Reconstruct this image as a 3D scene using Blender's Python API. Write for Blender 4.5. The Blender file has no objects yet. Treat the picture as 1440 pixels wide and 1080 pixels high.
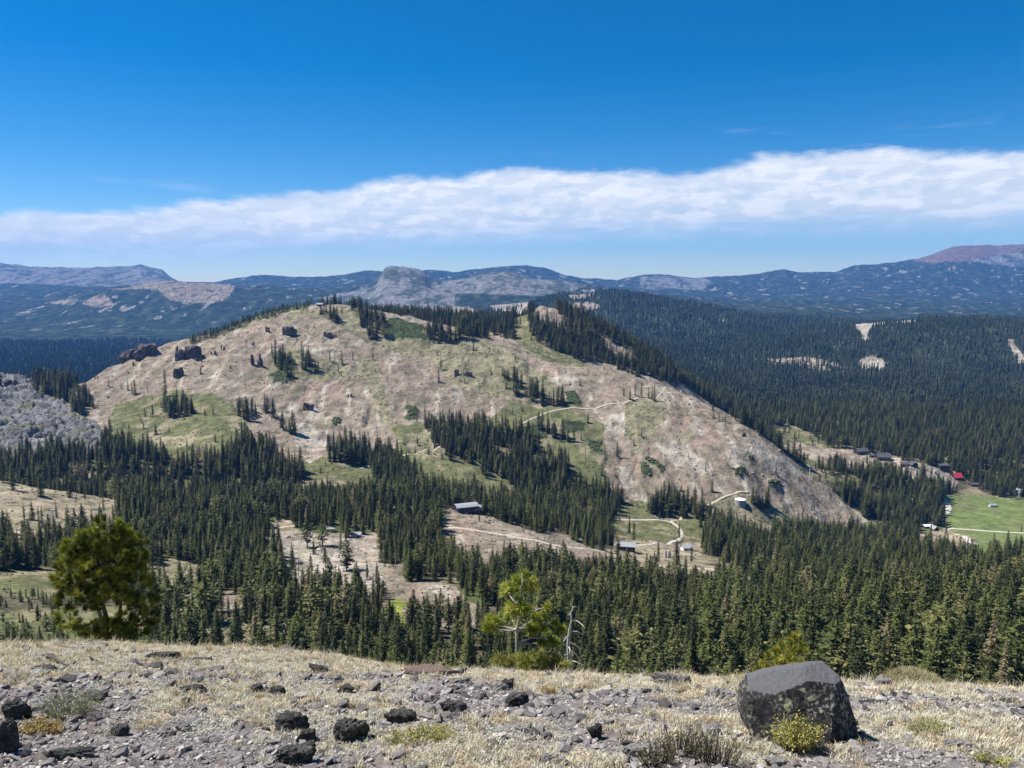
import bpy, bmesh, math, random
import numpy as np
from mathutils import Vector, Matrix
random.seed(7); RNG = np.random.default_rng(7)
S = bpy.context.scene
COL = S.collection
R = math.radians
F = 1082.0; TH = R(7.63); CT, ST = math.cos(TH), math.sin(TH)
# ---------------------------------------------------------------- camera
cam = bpy.data.cameras.new('camera'); co = bpy.data.objects.new('camera', cam); COL.objects.link(co)
co.location = (0, 0, 0); co.rotation_euler = (R(90) - TH, 0, 0)
cam.sensor_width = 36; cam.lens = F / 1440 * 36; cam.clip_start = 0.05; cam.clip_end = 60000
S.camera = co
S.view_settings.view_transform = 'Standard'; S.view_settings.look = 'None'; S.view_settings.gamma = 1
S.view_settings.exposure = 0.78
try:
    S.cycles.use_denoising = True; S.cycles.volume_bounces = 0; S.cycles.max_bounces = 5
    S.cycles.diffuse_bounces = 2; S.cycles.glossy_bounces = 1; S.cycles.transparent_max_bounces = 6
    S.cycles.sample_clamp_indirect = 3
except Exception: pass

def ray(px, py):
    """viewing direction of a photo pixel as (x per metre of depth, z per metre of depth)"""
    u = (np.asarray(px, float) - 720) / F; v = (540 - np.asarray(py, float)) / F
    d = v * ST + CT
    return u / d, (v * CT - ST) / d
def topix(a, s):
    d = CT - s * ST
    return 720 + F * a / d, 540 - F * (s * CT + ST) / d

# ---------------------------------------------------------------- noise
def _h(ix, iy, seed):
    n = (ix.astype(np.int64) * 374761393 + iy.astype(np.int64) * 668265263 + seed * 974634777) & 0xffffffff
    n = ((n ^ (n >> 13)) * 1274126177) & 0xffffffff
    return ((n ^ (n >> 16)) & 0xffff) / 65535.0
def noise(x, y, seed=0):
    x = np.asarray(x, np.float64); y = np.asarray(y, np.float64)
    ix = np.floor(x); iy = np.floor(y); fx = x - ix; fy = y - iy
    r = 0
    ux = fx * fx * fx * (fx * (fx * 6 - 15) + 10); uy = fy * fy * fy * (fy * (fy * 6 - 15) + 10)
    def g(dx, dy):
        an = _h(ix + dx, iy + dy, seed) * 6.28318
        return np.cos(an) * (fx - dx) + np.sin(an) * (fy - dy)
    return ((g(0, 0) * (1 - ux) + g(1, 0) * ux) * (1 - uy) + (g(0, 1) * (1 - ux) + g(1, 1) * ux) * uy) * 1.5
def fbm(x, y, seed=0, oc=4, gain=.5):
    t = 0; a = 1; n = 0
    for i in range(oc):
        t = t + a * noise(x * 2 ** i, y * 2 ** i, seed + i * 17); n += a; a *= gain
    return t / n
def sst(v, lo, hi):
    t = np.clip((v - lo) / (hi - lo), 0, 1); return t * t * (3 - 2 * t)

# ---------------------------------------------------------------- tagging and mesh helpers
def tag(o, label=None, cat=None, group=None, kind=None):
    if label: o['label'] = label
    if cat: o['category'] = cat
    if group: o['group'] = group
    if kind: o['kind'] = kind
    return o
def mesh_np(name, verts, faces, mat=None, cols=None, smooth=False, extra=None):
    """verts (n,3); faces: an (m,k) array or a list of such arrays"""
    me = bpy.data.meshes.new(name)
    verts = np.ascontiguousarray(verts, dtype=np.float32)
    if not isinstance(faces, list): faces = [faces]
    faces = [np.asarray(f, dtype=np.int32) for f in faces if len(f)]
    me.vertices.add(len(verts)); me.vertices.foreach_set('co', verts.ravel())
    nl = sum(f.size for f in faces); npo = sum(len(f) for f in faces)
    me.loops.add(nl); me.polygons.add(npo)
    me.loops.foreach_set('vertex_index', np.concatenate([f.ravel() for f in faces]))
    tot = np.concatenate([np.full(len(f), f.shape[1], np.int32) for f in faces])
    st = np.concatenate([[0], np.cumsum(tot)[:-1]]).astype(np.int32)
    me.polygons.foreach_set('loop_start', st)
    try: me.polygons.foreach_set('loop_total', tot)
    except Exception: pass
    me.update(calc_edges=True)
    me.polygons.foreach_set('use_smooth', np.full(npo, bool(smooth)))
    if cols is not None:
        c = me.color_attributes.new('col', 'FLOAT_COLOR', 'POINT')
        cc = np.ones((len(verts), 4), np.float32); cc[:, :3] = cols
        c.data.foreach_set('color', cc.ravel())
    if mat: me.materials.append(mat)
    return me
def obj(name, me, parent=None, loc=None, rotz=None):
    o = bpy.data.objects.new(name, me); COL.objects.link(o)
    if parent: o.parent = parent
    if loc is not None: o.location = loc
    if rotz is not None: o.rotation_euler = (0, 0, rotz)
    return o
def empty(name, loc, rotz=0):
    o = bpy.data.objects.new(name, None); COL.objects.link(o); o.location = loc; o.rotation_euler = (0, 0, rotz)
    o.empty_display_size = .5
    return o
class MB:
    """collects simple shapes into one mesh"""
    def __init__(s): s.v = []; s.f = []; s.c = []; s.cur = (1, 1, 1)
    def add(s, vs, fs):
        b = len(s.v); s.v += [tuple(v) for v in vs]; s.f += [tuple(i + b for i in f) for f in fs]
        s.c += [s.cur] * len(vs)
    def box(s, x0, x1, y0, y1, z0, z1):
        vs = [(x, y, z) for z in (z0, z1) for y in (y0, y1) for x in (x0, x1)]
        s.add(vs, [(0, 2, 3, 1), (4, 5, 7, 6), (0, 1, 5, 4), (2, 6, 7, 3), (0, 4, 6, 2), (1, 3, 7, 5)])
    def tube(s, pts, rad, n=6, cap=True):
        pts = [Vector(p) for p in pts]; b = []
        for i, p in enumerate(pts):
            d = (pts[min(i + 1, len(pts) - 1)] - pts[max(i - 1, 0)]).normalized()
            ax = Vector((0, 0, 1)) if abs(d.z) < .9 else Vector((1, 0, 0))
            u = d.cross(ax).normalized(); w = d.cross(u)
            r = rad[i] if hasattr(rad, '__len__') else rad
            b += [p + (u * math.cos(k * 6.2832 / n) + w * math.sin(k * 6.2832 / n)) * r for k in range(n)]
        fs = []
        for i in range(len(pts) - 1):
            for k in range(n):
                fs.append((i * n + k, i * n + (k + 1) % n, (i + 1) * n + (k + 1) % n, (i + 1) * n + k))
        if cap: fs.append(tuple(range(n - 1, -1, -1))); fs.append(tuple((len(pts) - 1) * n + k for k in range(n)))
        s.add(b, fs)
    def prism(s, prof, y0, y1):
        n = len(prof); vs = [(x, y0, z) for x, z in prof] + [(x, y1, z) for x, z in prof]
        s.add(vs, [tuple(range(n)), tuple(range(2 * n - 1, n - 1, -1))] + [((i + 1) % n, i, n + i, n + (i + 1) % n) for i in range(n)])
    def build(s, name, mat, parent=None, smooth=False, loc=None, rotz=None):
        me = bpy.data.meshes.new(name); me.from_pydata(s.v, [], s.f); me.update()
        if mat: me.materials.append(mat)
        if smooth: me.polygons.foreach_set('use_smooth', np.ones(len(me.polygons), bool))
        c = me.color_attributes.new('col', 'FLOAT_COLOR', 'POINT')
        cc = np.ones((len(s.v), 4), np.float32); cc[:, :3] = np.array(s.c); c.data.foreach_set('color', cc.ravel())
        return obj(name, me, parent, loc, rotz)

# ---------------------------------------------------------------- materials
class NT:
    def __init__(s, name):
        s.m = bpy.data.materials.new(name); s.m.use_nodes = True; s.t = s.m.node_tree; s.n = s.t.nodes; s.l = s.t.links
        s.b = s.n['Principled BSDF']; s.b.inputs['Roughness'].default_value = .9; s.b.inputs['Specular IOR Level'].default_value = .2
    def node(s, ty, **k):
        n = s.n.new(ty)
        for a, v in k.items():
            if a in n.inputs.keys() if isinstance(a, str) else False: n.inputs[a].default_value = v
            else: setattr(n, a, v)
        return n
    def link(s, a, b): s.l.new(a, b)
    def obco(s): return s.node('ShaderNodeTexCoord').outputs['Object']
    def noise(s, scale, detail=4, rough=.55, vec=None, dist=0):
        n = s.node('ShaderNodeTexNoise'); n.inputs['Scale'].default_value = scale; n.inputs['Detail'].default_value = detail
        n.inputs['Roughness'].default_value = rough; n.inputs['Distortion'].default_value = dist
        s.link(vec if vec is not None else s.obco(), n.inputs['Vector']); return n.outputs['Fac']
    def ramp(s, fac, *st):
        r = s.node('ShaderNodeValToRGB'); e = r.color_ramp.elements
        while len(e) < len(st): e.new(.5)
        for k, (p, c) in enumerate(st):
            e[k].position = p; c = (c, c, c) if not hasattr(c, '__len__') else c; e[k].color = (*c, 1)
        s.link(fac, r.inputs['Fac']); return r.outputs['Color']
    def mix(s, fac, a, b, mode='MIX'):
        m = s.node('ShaderNodeMix', data_type='RGBA', blend_type=mode)
        for v, i in ((fac, m.inputs[0]), (a, m.inputs[6]), (b, m.inputs[7])):
            if hasattr(v, 'links') or hasattr(v, 'is_linked'): s.link(v, i)
            elif isinstance(v, (int, float)): i.default_value = v
            else: i.default_value = (*v, 1)
        return m.outputs[2]
    def attr(s, name='col'): return s.node('ShaderNodeAttribute', attribute_name=name).outputs['Color']
    def math(s, op, a, b=0.0, clamp=False):
        m = s.node('ShaderNodeMath', operation=op, use_clamp=clamp)
        for v, i in ((a, m.inputs[0]), (b, m.inputs[1])):
            if isinstance(v, (int, float)): i.default_value = v
            else: s.link(v, i)
        return m.outputs[0]
    def bump(s, h, strength=.5, dist=.1):
        b = s.node('ShaderNodeBump'); b.inputs['Strength'].default_value = strength; b.inputs['Distance'].default_value = dist
        s.link(h, b.inputs['Height']); s.link(b.outputs[0], s.b.inputs['Normal'])
    def base(s, c):
        if isinstance(c, tuple): s.b.inputs['Base Color'].default_value = (*c, 1)
        else: s.link(c, s.b.inputs['Base Color'])
        return s
def m_plain(name, c, var=.25, scale=3, rough=.85, bump=0, spec=.2):
    t = NT(name); n = t.noise(scale, 5, .6)
    k = t.ramp(n, (.3, 1 - var), (.7, 1 + var)); t.base(t.mix(1.0, tuple(c), k, 'MULTIPLY'))
    t.b.inputs['Roughness'].default_value = rough; t.b.inputs['Specular IOR Level'].default_value = spec
    if bump: t.bump(n, .6, bump)
    return t.m
def m_attr(name, scale=2, var=.3, rough=.9, bump=0):
    t = NT(name); n = t.noise(scale, 6, .65)
    k = t.ramp(n, (.3, 1 - var), (.7, 1 + var)); t.base(t.mix(1.0, t.attr(), k, 'MULTIPLY'))
    t.b.inputs['Roughness'].default_value = rough
    if bump: t.bump(n, .7, bump)
    return t.m
# ================================================================ TERRAIN (metres; camera at the origin, looking along +Y)
def P(px, py, Y): a, s = ray(px, py); return (float(a), Y, float(s) * Y)      # a point of the ground
def Z(px, z, Y): a, s = ray(px, topix(0, z / Y)[1]); return (float(a), Y, z)
def cols(xs, pys, Ys): return [P(x, p, y) for x, p, y in zip(xs, pys, Ys)]
CX = [0, 150, 300, 450, 600, 750, 900, 1050, 1200, 1350, 1440]
LAY = [
 [Z(0, -16.5, 25), Z(1440, -16.8, 25)],
 [Z(0, -31, 45), Z(1440, -32.5, 45)],
 [Z(0, -71, 100), Z(700, -76, 100), Z(1440, -76, 100)],
 cols(CX, [908, 915, 925, 940, 955, 965, 975, 990, 1000, 990, 980], [230, 230, 235, 240, 235, 220, 205, 190, 180, 180, 180]),
 cols(CX, [860, 862, 865, 870, 870, 875, 888, 900, 902, 900, 898], [300, 300, 300, 300, 310, 300, 290, 280, 280, 270, 260]),
 cols(CX, [790, 800, 810, 815, 815, 820, 838, 850, 856, 856, 856], [400, 410, 410, 420, 400, 400, 390, 380, 370, 360, 350]),
 cols(CX, [735, 745, 760, 760, 755, 770, 798, 815, 820, 820, 822], [500, 520, 530, 530, 560, 520, 520, 510, 520, 500, 480]),
 cols(CX, [678, 704, 725, 725, 706, 742, 772, 782, 788, 790, 792], [640, 620, 620, 620, 660, 640, 640, 640, 640, 620, 600]),
 cols(CX, [692, 700, 705, 700, 692, 725, 750, 762, 770, 768, 768], [760, 760, 760, 760, 760, 760, 760, 770, 800, 800, 800]),
 cols(CX, [650, 645, 640, 660, 668, 700, 725, 738, 743, 742, 745], [850, 850, 850, 850, 860, 850, 850, 850, 930, 950, 950]),
 cols(CX, [605, 600, 595, 620, 625, 645, 660, 680, 715, 718, 718], [980, 980, 960, 960, 960, 950, 940, 920, 980, 1050, 1050]),
 cols(CX, [570, 568, 545, 560, 565, 580, 590, 620, 706, 705, 705], [1120, 1130, 1100, 1100, 1100, 1080, 1050, 990, 1000, 1088, 1088]),
 cols(CX, [545, 538, 500, 490, 500, 520, 545, 592, 702, 697, 697], [1200, 1200, 1220, 1250, 1250, 1200, 1150, 1060, 1010, 1112, 1112]),
 [P(*p) for p in [(-300, 522, 1260), (0, 529, 1250), (30, 531, 1250), (60, 542, 1250), (108, 546, 1250), (150, 517, 1270), (175, 508, 1280), (210, 492, 1300), (250, 479, 1330),
   (310, 466, 1380), (370, 441, 1440), (430, 429, 1480), (480, 426, 1480), (545, 438, 1440), (590, 447, 1400), (640, 460, 1370),
   (700, 477, 1320), (750, 495, 1285), (800, 511, 1250), (850, 517, 1225), (900, 534, 1200), (950, 547, 1160), (1000, 571, 1120),
   (1050, 610, 1085), (1100, 640, 1060), (1150, 668, 1040), (1200, 698, 1022), (1250, 716, 1030), (1300, 702, 1090), (1350, 690, 1138), (1440, 690, 1138)]],
 [Z(0, -305, 1500), Z(150, -300, 1500), Z(300, -270, 1540), Z(450, -85, 1580), Z(600, -86, 1500), Z(750, -116, 1350), Z(900, -162, 1275), Z(1000, -215, 1230),
  Z(1100, -270, 1190), Z(1200, -287, 1150), Z(1300, -288, 1200), Z(1350, -292, 1255), Z(1440, -292, 1255)],
 [Z(0, -330, 1750), Z(300, -320, 1750), Z(400, -230, 1750), Z(450, -150, 1720), Z(520, -70, 1640), Z(600, -77, 1600), Z(700, -88, 1600), Z(740, -70, 1600), Z(762, -50, 1600), Z(785, -60, 1600),
  Z(820, -80, 1570), Z(860, -108, 1540), Z(920, -152, 1480), Z(1000, -238, 1450), Z(1060, -283, 1450), Z(1200, -288, 1450), Z(1440, -290, 1450)],
 [Z(0, -350, 2200), Z(450, -340, 2200), Z(600, -260, 2200), Z(750, -215, 2150), Z(900, -262, 2200), Z(1100, -290, 2200), Z(1440, -275, 2200)],
 [Z(0, -350, 3000), Z(450, -345, 3000), Z(600, -290, 3000), Z(750, -235, 3000), Z(900, -245, 3000), Z(1050, -240, 3000), Z(1150, -218, 3000), Z(1210, -185, 3000),
  Z(1290, -152, 3000), Z(1370, -158, 3000), Z(1440, -168, 3000)],
 [Z(0, -362, 4200), Z(300, -362, 4200), Z(450, -335, 4200), Z(600, -270, 4200), Z(700, -180, 4200), Z(790, -78, 4200), Z(850, -62, 4200), Z(900, -84, 4200), Z(950, -118, 4200),
  Z(1000, -152, 4200), Z(1050, -192, 4200), Z(1150, -225, 4200), Z(1290, -235, 4200), Z(1440, -225, 4200)],
 [Z(0, -372, 5600), Z(300, -372, 5600), Z(450, -300, 5600), Z(540, -200, 5600), Z(700, -170, 5600), Z(850, -140, 5600), Z(1050, -240, 5600), Z(1130, -215, 5600), Z(1200, -265, 5600), Z(1440, -270, 5600)],
 [P(*p) for p in [(-200, 436, 7500), (0, 434, 7500), (60, 429, 7500), (110, 418, 7500), (150, 410, 7500), (200, 405, 7500), (240, 402, 7500), (290, 403, 7500), (330, 405, 7500), (400, 412, 7500), (470, 415, 7500),
   (518, 407, 7500), (530, 402, 7500), (537, 390, 7500), (541, 381, 7500), (551, 378, 7500), (560, 380, 7500), (568, 379, 7500), (578, 380.5, 7500), (590, 383, 7500), (598, 388, 7500), (606, 399, 7500), (622, 402, 7500), (645, 398, 7500), (680, 389, 7500), (715, 387, 7500), (745, 395, 7500), (790, 400, 7500),
   (850, 410, 7500), (920, 418, 7500), (1050, 430, 7500), (1440, 436, 7500)]],
 [Z(0, -100, 9500), Z(220, -90, 9500), Z(330, -140, 9500), Z(600, -60, 9500), Z(850, -180, 9500), Z(930, -230, 9500), Z(1100, -235, 9500), Z(1260, -170, 9500), Z(1440, -190, 9500)],
 [P(*p) for p in [(-300, 368, 12500), (0, 374, 12500), (18, 377, 12500), (40, 379, 12500), (100, 381, 12500), (150, 380, 12500), (185, 379, 12500), (197, 376, 12500), (212, 380, 12500), (228, 384, 12500), (238, 393, 12500), (252, 401, 12500), (300, 402, 12500), (330, 396, 12500),
   (365, 391, 12500), (420, 394, 12500), (480, 392, 12500), (512, 385, 12500), (560, 387, 12500), (600, 383, 12500), (640, 386, 12500), (700, 380, 12500), (740, 378, 12500), (765, 381, 12500), (790, 389, 12500),
   (820, 396, 12500), (870, 398, 12500), (905, 391, 12500), (930, 390, 12500), (975, 394, 12500), (1030, 393, 12500), (1070, 390, 12500), (1088, 385, 12500), (1102, 383, 12500), (1120, 388, 12500), (1175, 387, 12500), (1200, 378, 12500), (1230, 376, 12500),
   (1260, 371, 12500), (1300, 366, 12500), (1322, 357, 12500), (1342, 352, 12500), (1385, 349, 12500), (1405, 351, 12500), (1440, 347, 12500), (1740, 340, 12500)]],
 [Z(0, -150, 17000), Z(1440, -150, 17000)],
]
AMAX = .98
ac = np.concatenate([np.linspace(-AMAX, -.72, 70)[:-1], np.linspace(-.72, .72, 1010), np.linspace(.72, AMAX, 70)[1:]])
def geo(a, b, r): n = int(math.log(b / a) / r); return np.geomspace(a, b, n, endpoint=False)
Yr = np.concatenate([geo(25, 180, .025), geo(180, 850, .0042), geo(850, 1620, .0028), geo(1620, 4600, .006), geo(4600, 13200, .0052), geo(13200, 17000, .03), [17000]])
NC, NR = len(ac), len(Yr)
kY = np.zeros((len(LAY), NC)); kz = np.zeros((len(LAY), NC))
ker = np.exp(-np.linspace(-2, 2, 9) ** 2); ker /= ker.sum()
ker2 = np.exp(-np.linspace(-2, 2, 61) ** 2); ker2 /= ker2.sum()
def smooth(v, k):
    h = len(k) // 2; return np.convolve(np.pad(v, h, mode='edge'), k, 'valid')
for k, L in enumerate(LAY):
    L = sorted(L); A = np.array([p[0] for p in L])
    K = np.array([.25, .5, .25]) if len(L) > 32 else ker if len(L) > 15 else ker2
    kY[k] = smooth(np.interp(ac, A, [p[1] for p in L]), K); kz[k] = smooth(np.interp(ac, A, [p[2] for p in L]), K)
def pchip(kY, kz, Yr):
    h = np.diff(kY, axis=0); d = np.diff(kz, axis=0) / h
    m = np.zeros_like(kz); w1 = 2 * h[1:] + h[:-1]; w2 = h[1:] + 2 * h[:-1]
    ok = d[1:] * d[:-1] > 0
    with np.errstate(all='ignore'): mm = (w1 + w2) / (w1 / d[:-1] + w2 / d[1:])
    m[1:-1] = np.where(ok, mm, 0); m[0] = d[0]; m[-1] = d[-1]
    out = np.zeros((len(Yr), kY.shape[1])); YY = Yr[:, None]
    for k in range(len(kY) - 1):
        msk = (YY >= kY[k]) & (YY <= kY[k + 1]); r, c = np.nonzero(msk)
        t = (Yr[r] - kY[k][c]) / h[k][c]; t2 = t * t; t3 = t2 * t
        out[r, c] = (2 * t3 - 3 * t2 + 1) * kz[k][c] + (t3 - 2 * t2 + t) * h[k][c] * m[k][c] + (-2 * t3 + 3 * t2) * kz[k + 1][c] + (t3 - t2) * h[k][c] * m[k + 1][c]
    return out
ZB = pchip(kY, kz, Yr)
YG = np.repeat(Yr[:, None], NC, 1); AG = np.repeat(ac[None, :], NR, 0); XG = AG * YG

# ---------------------------------------------------------------- ground cover, drawn as outlines of the real patches
def inpoly(px, py, poly):
    poly = np.array(poly, float); m = np.zeros(px.shape, bool)
    bb = (px > poly[:, 0].min()) & (px < poly[:, 0].max()) & (py > poly[:, 1].min()) & (py < poly[:, 1].max())
    x = px[bb]; y = py[bb]; r = np.zeros(x.shape, bool); n = len(poly)
    for i in range(n):
        x1, y1 = poly[i]; x2, y2 = poly[(i + 1) % n]
        if y1 == y2: continue
        c = ((y1 > y) != (y2 > y)) & (x < (x2 - x1) * (y - y1) / (y2 - y1) + x1); r ^= c
    m[bb] = r; return m
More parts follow.
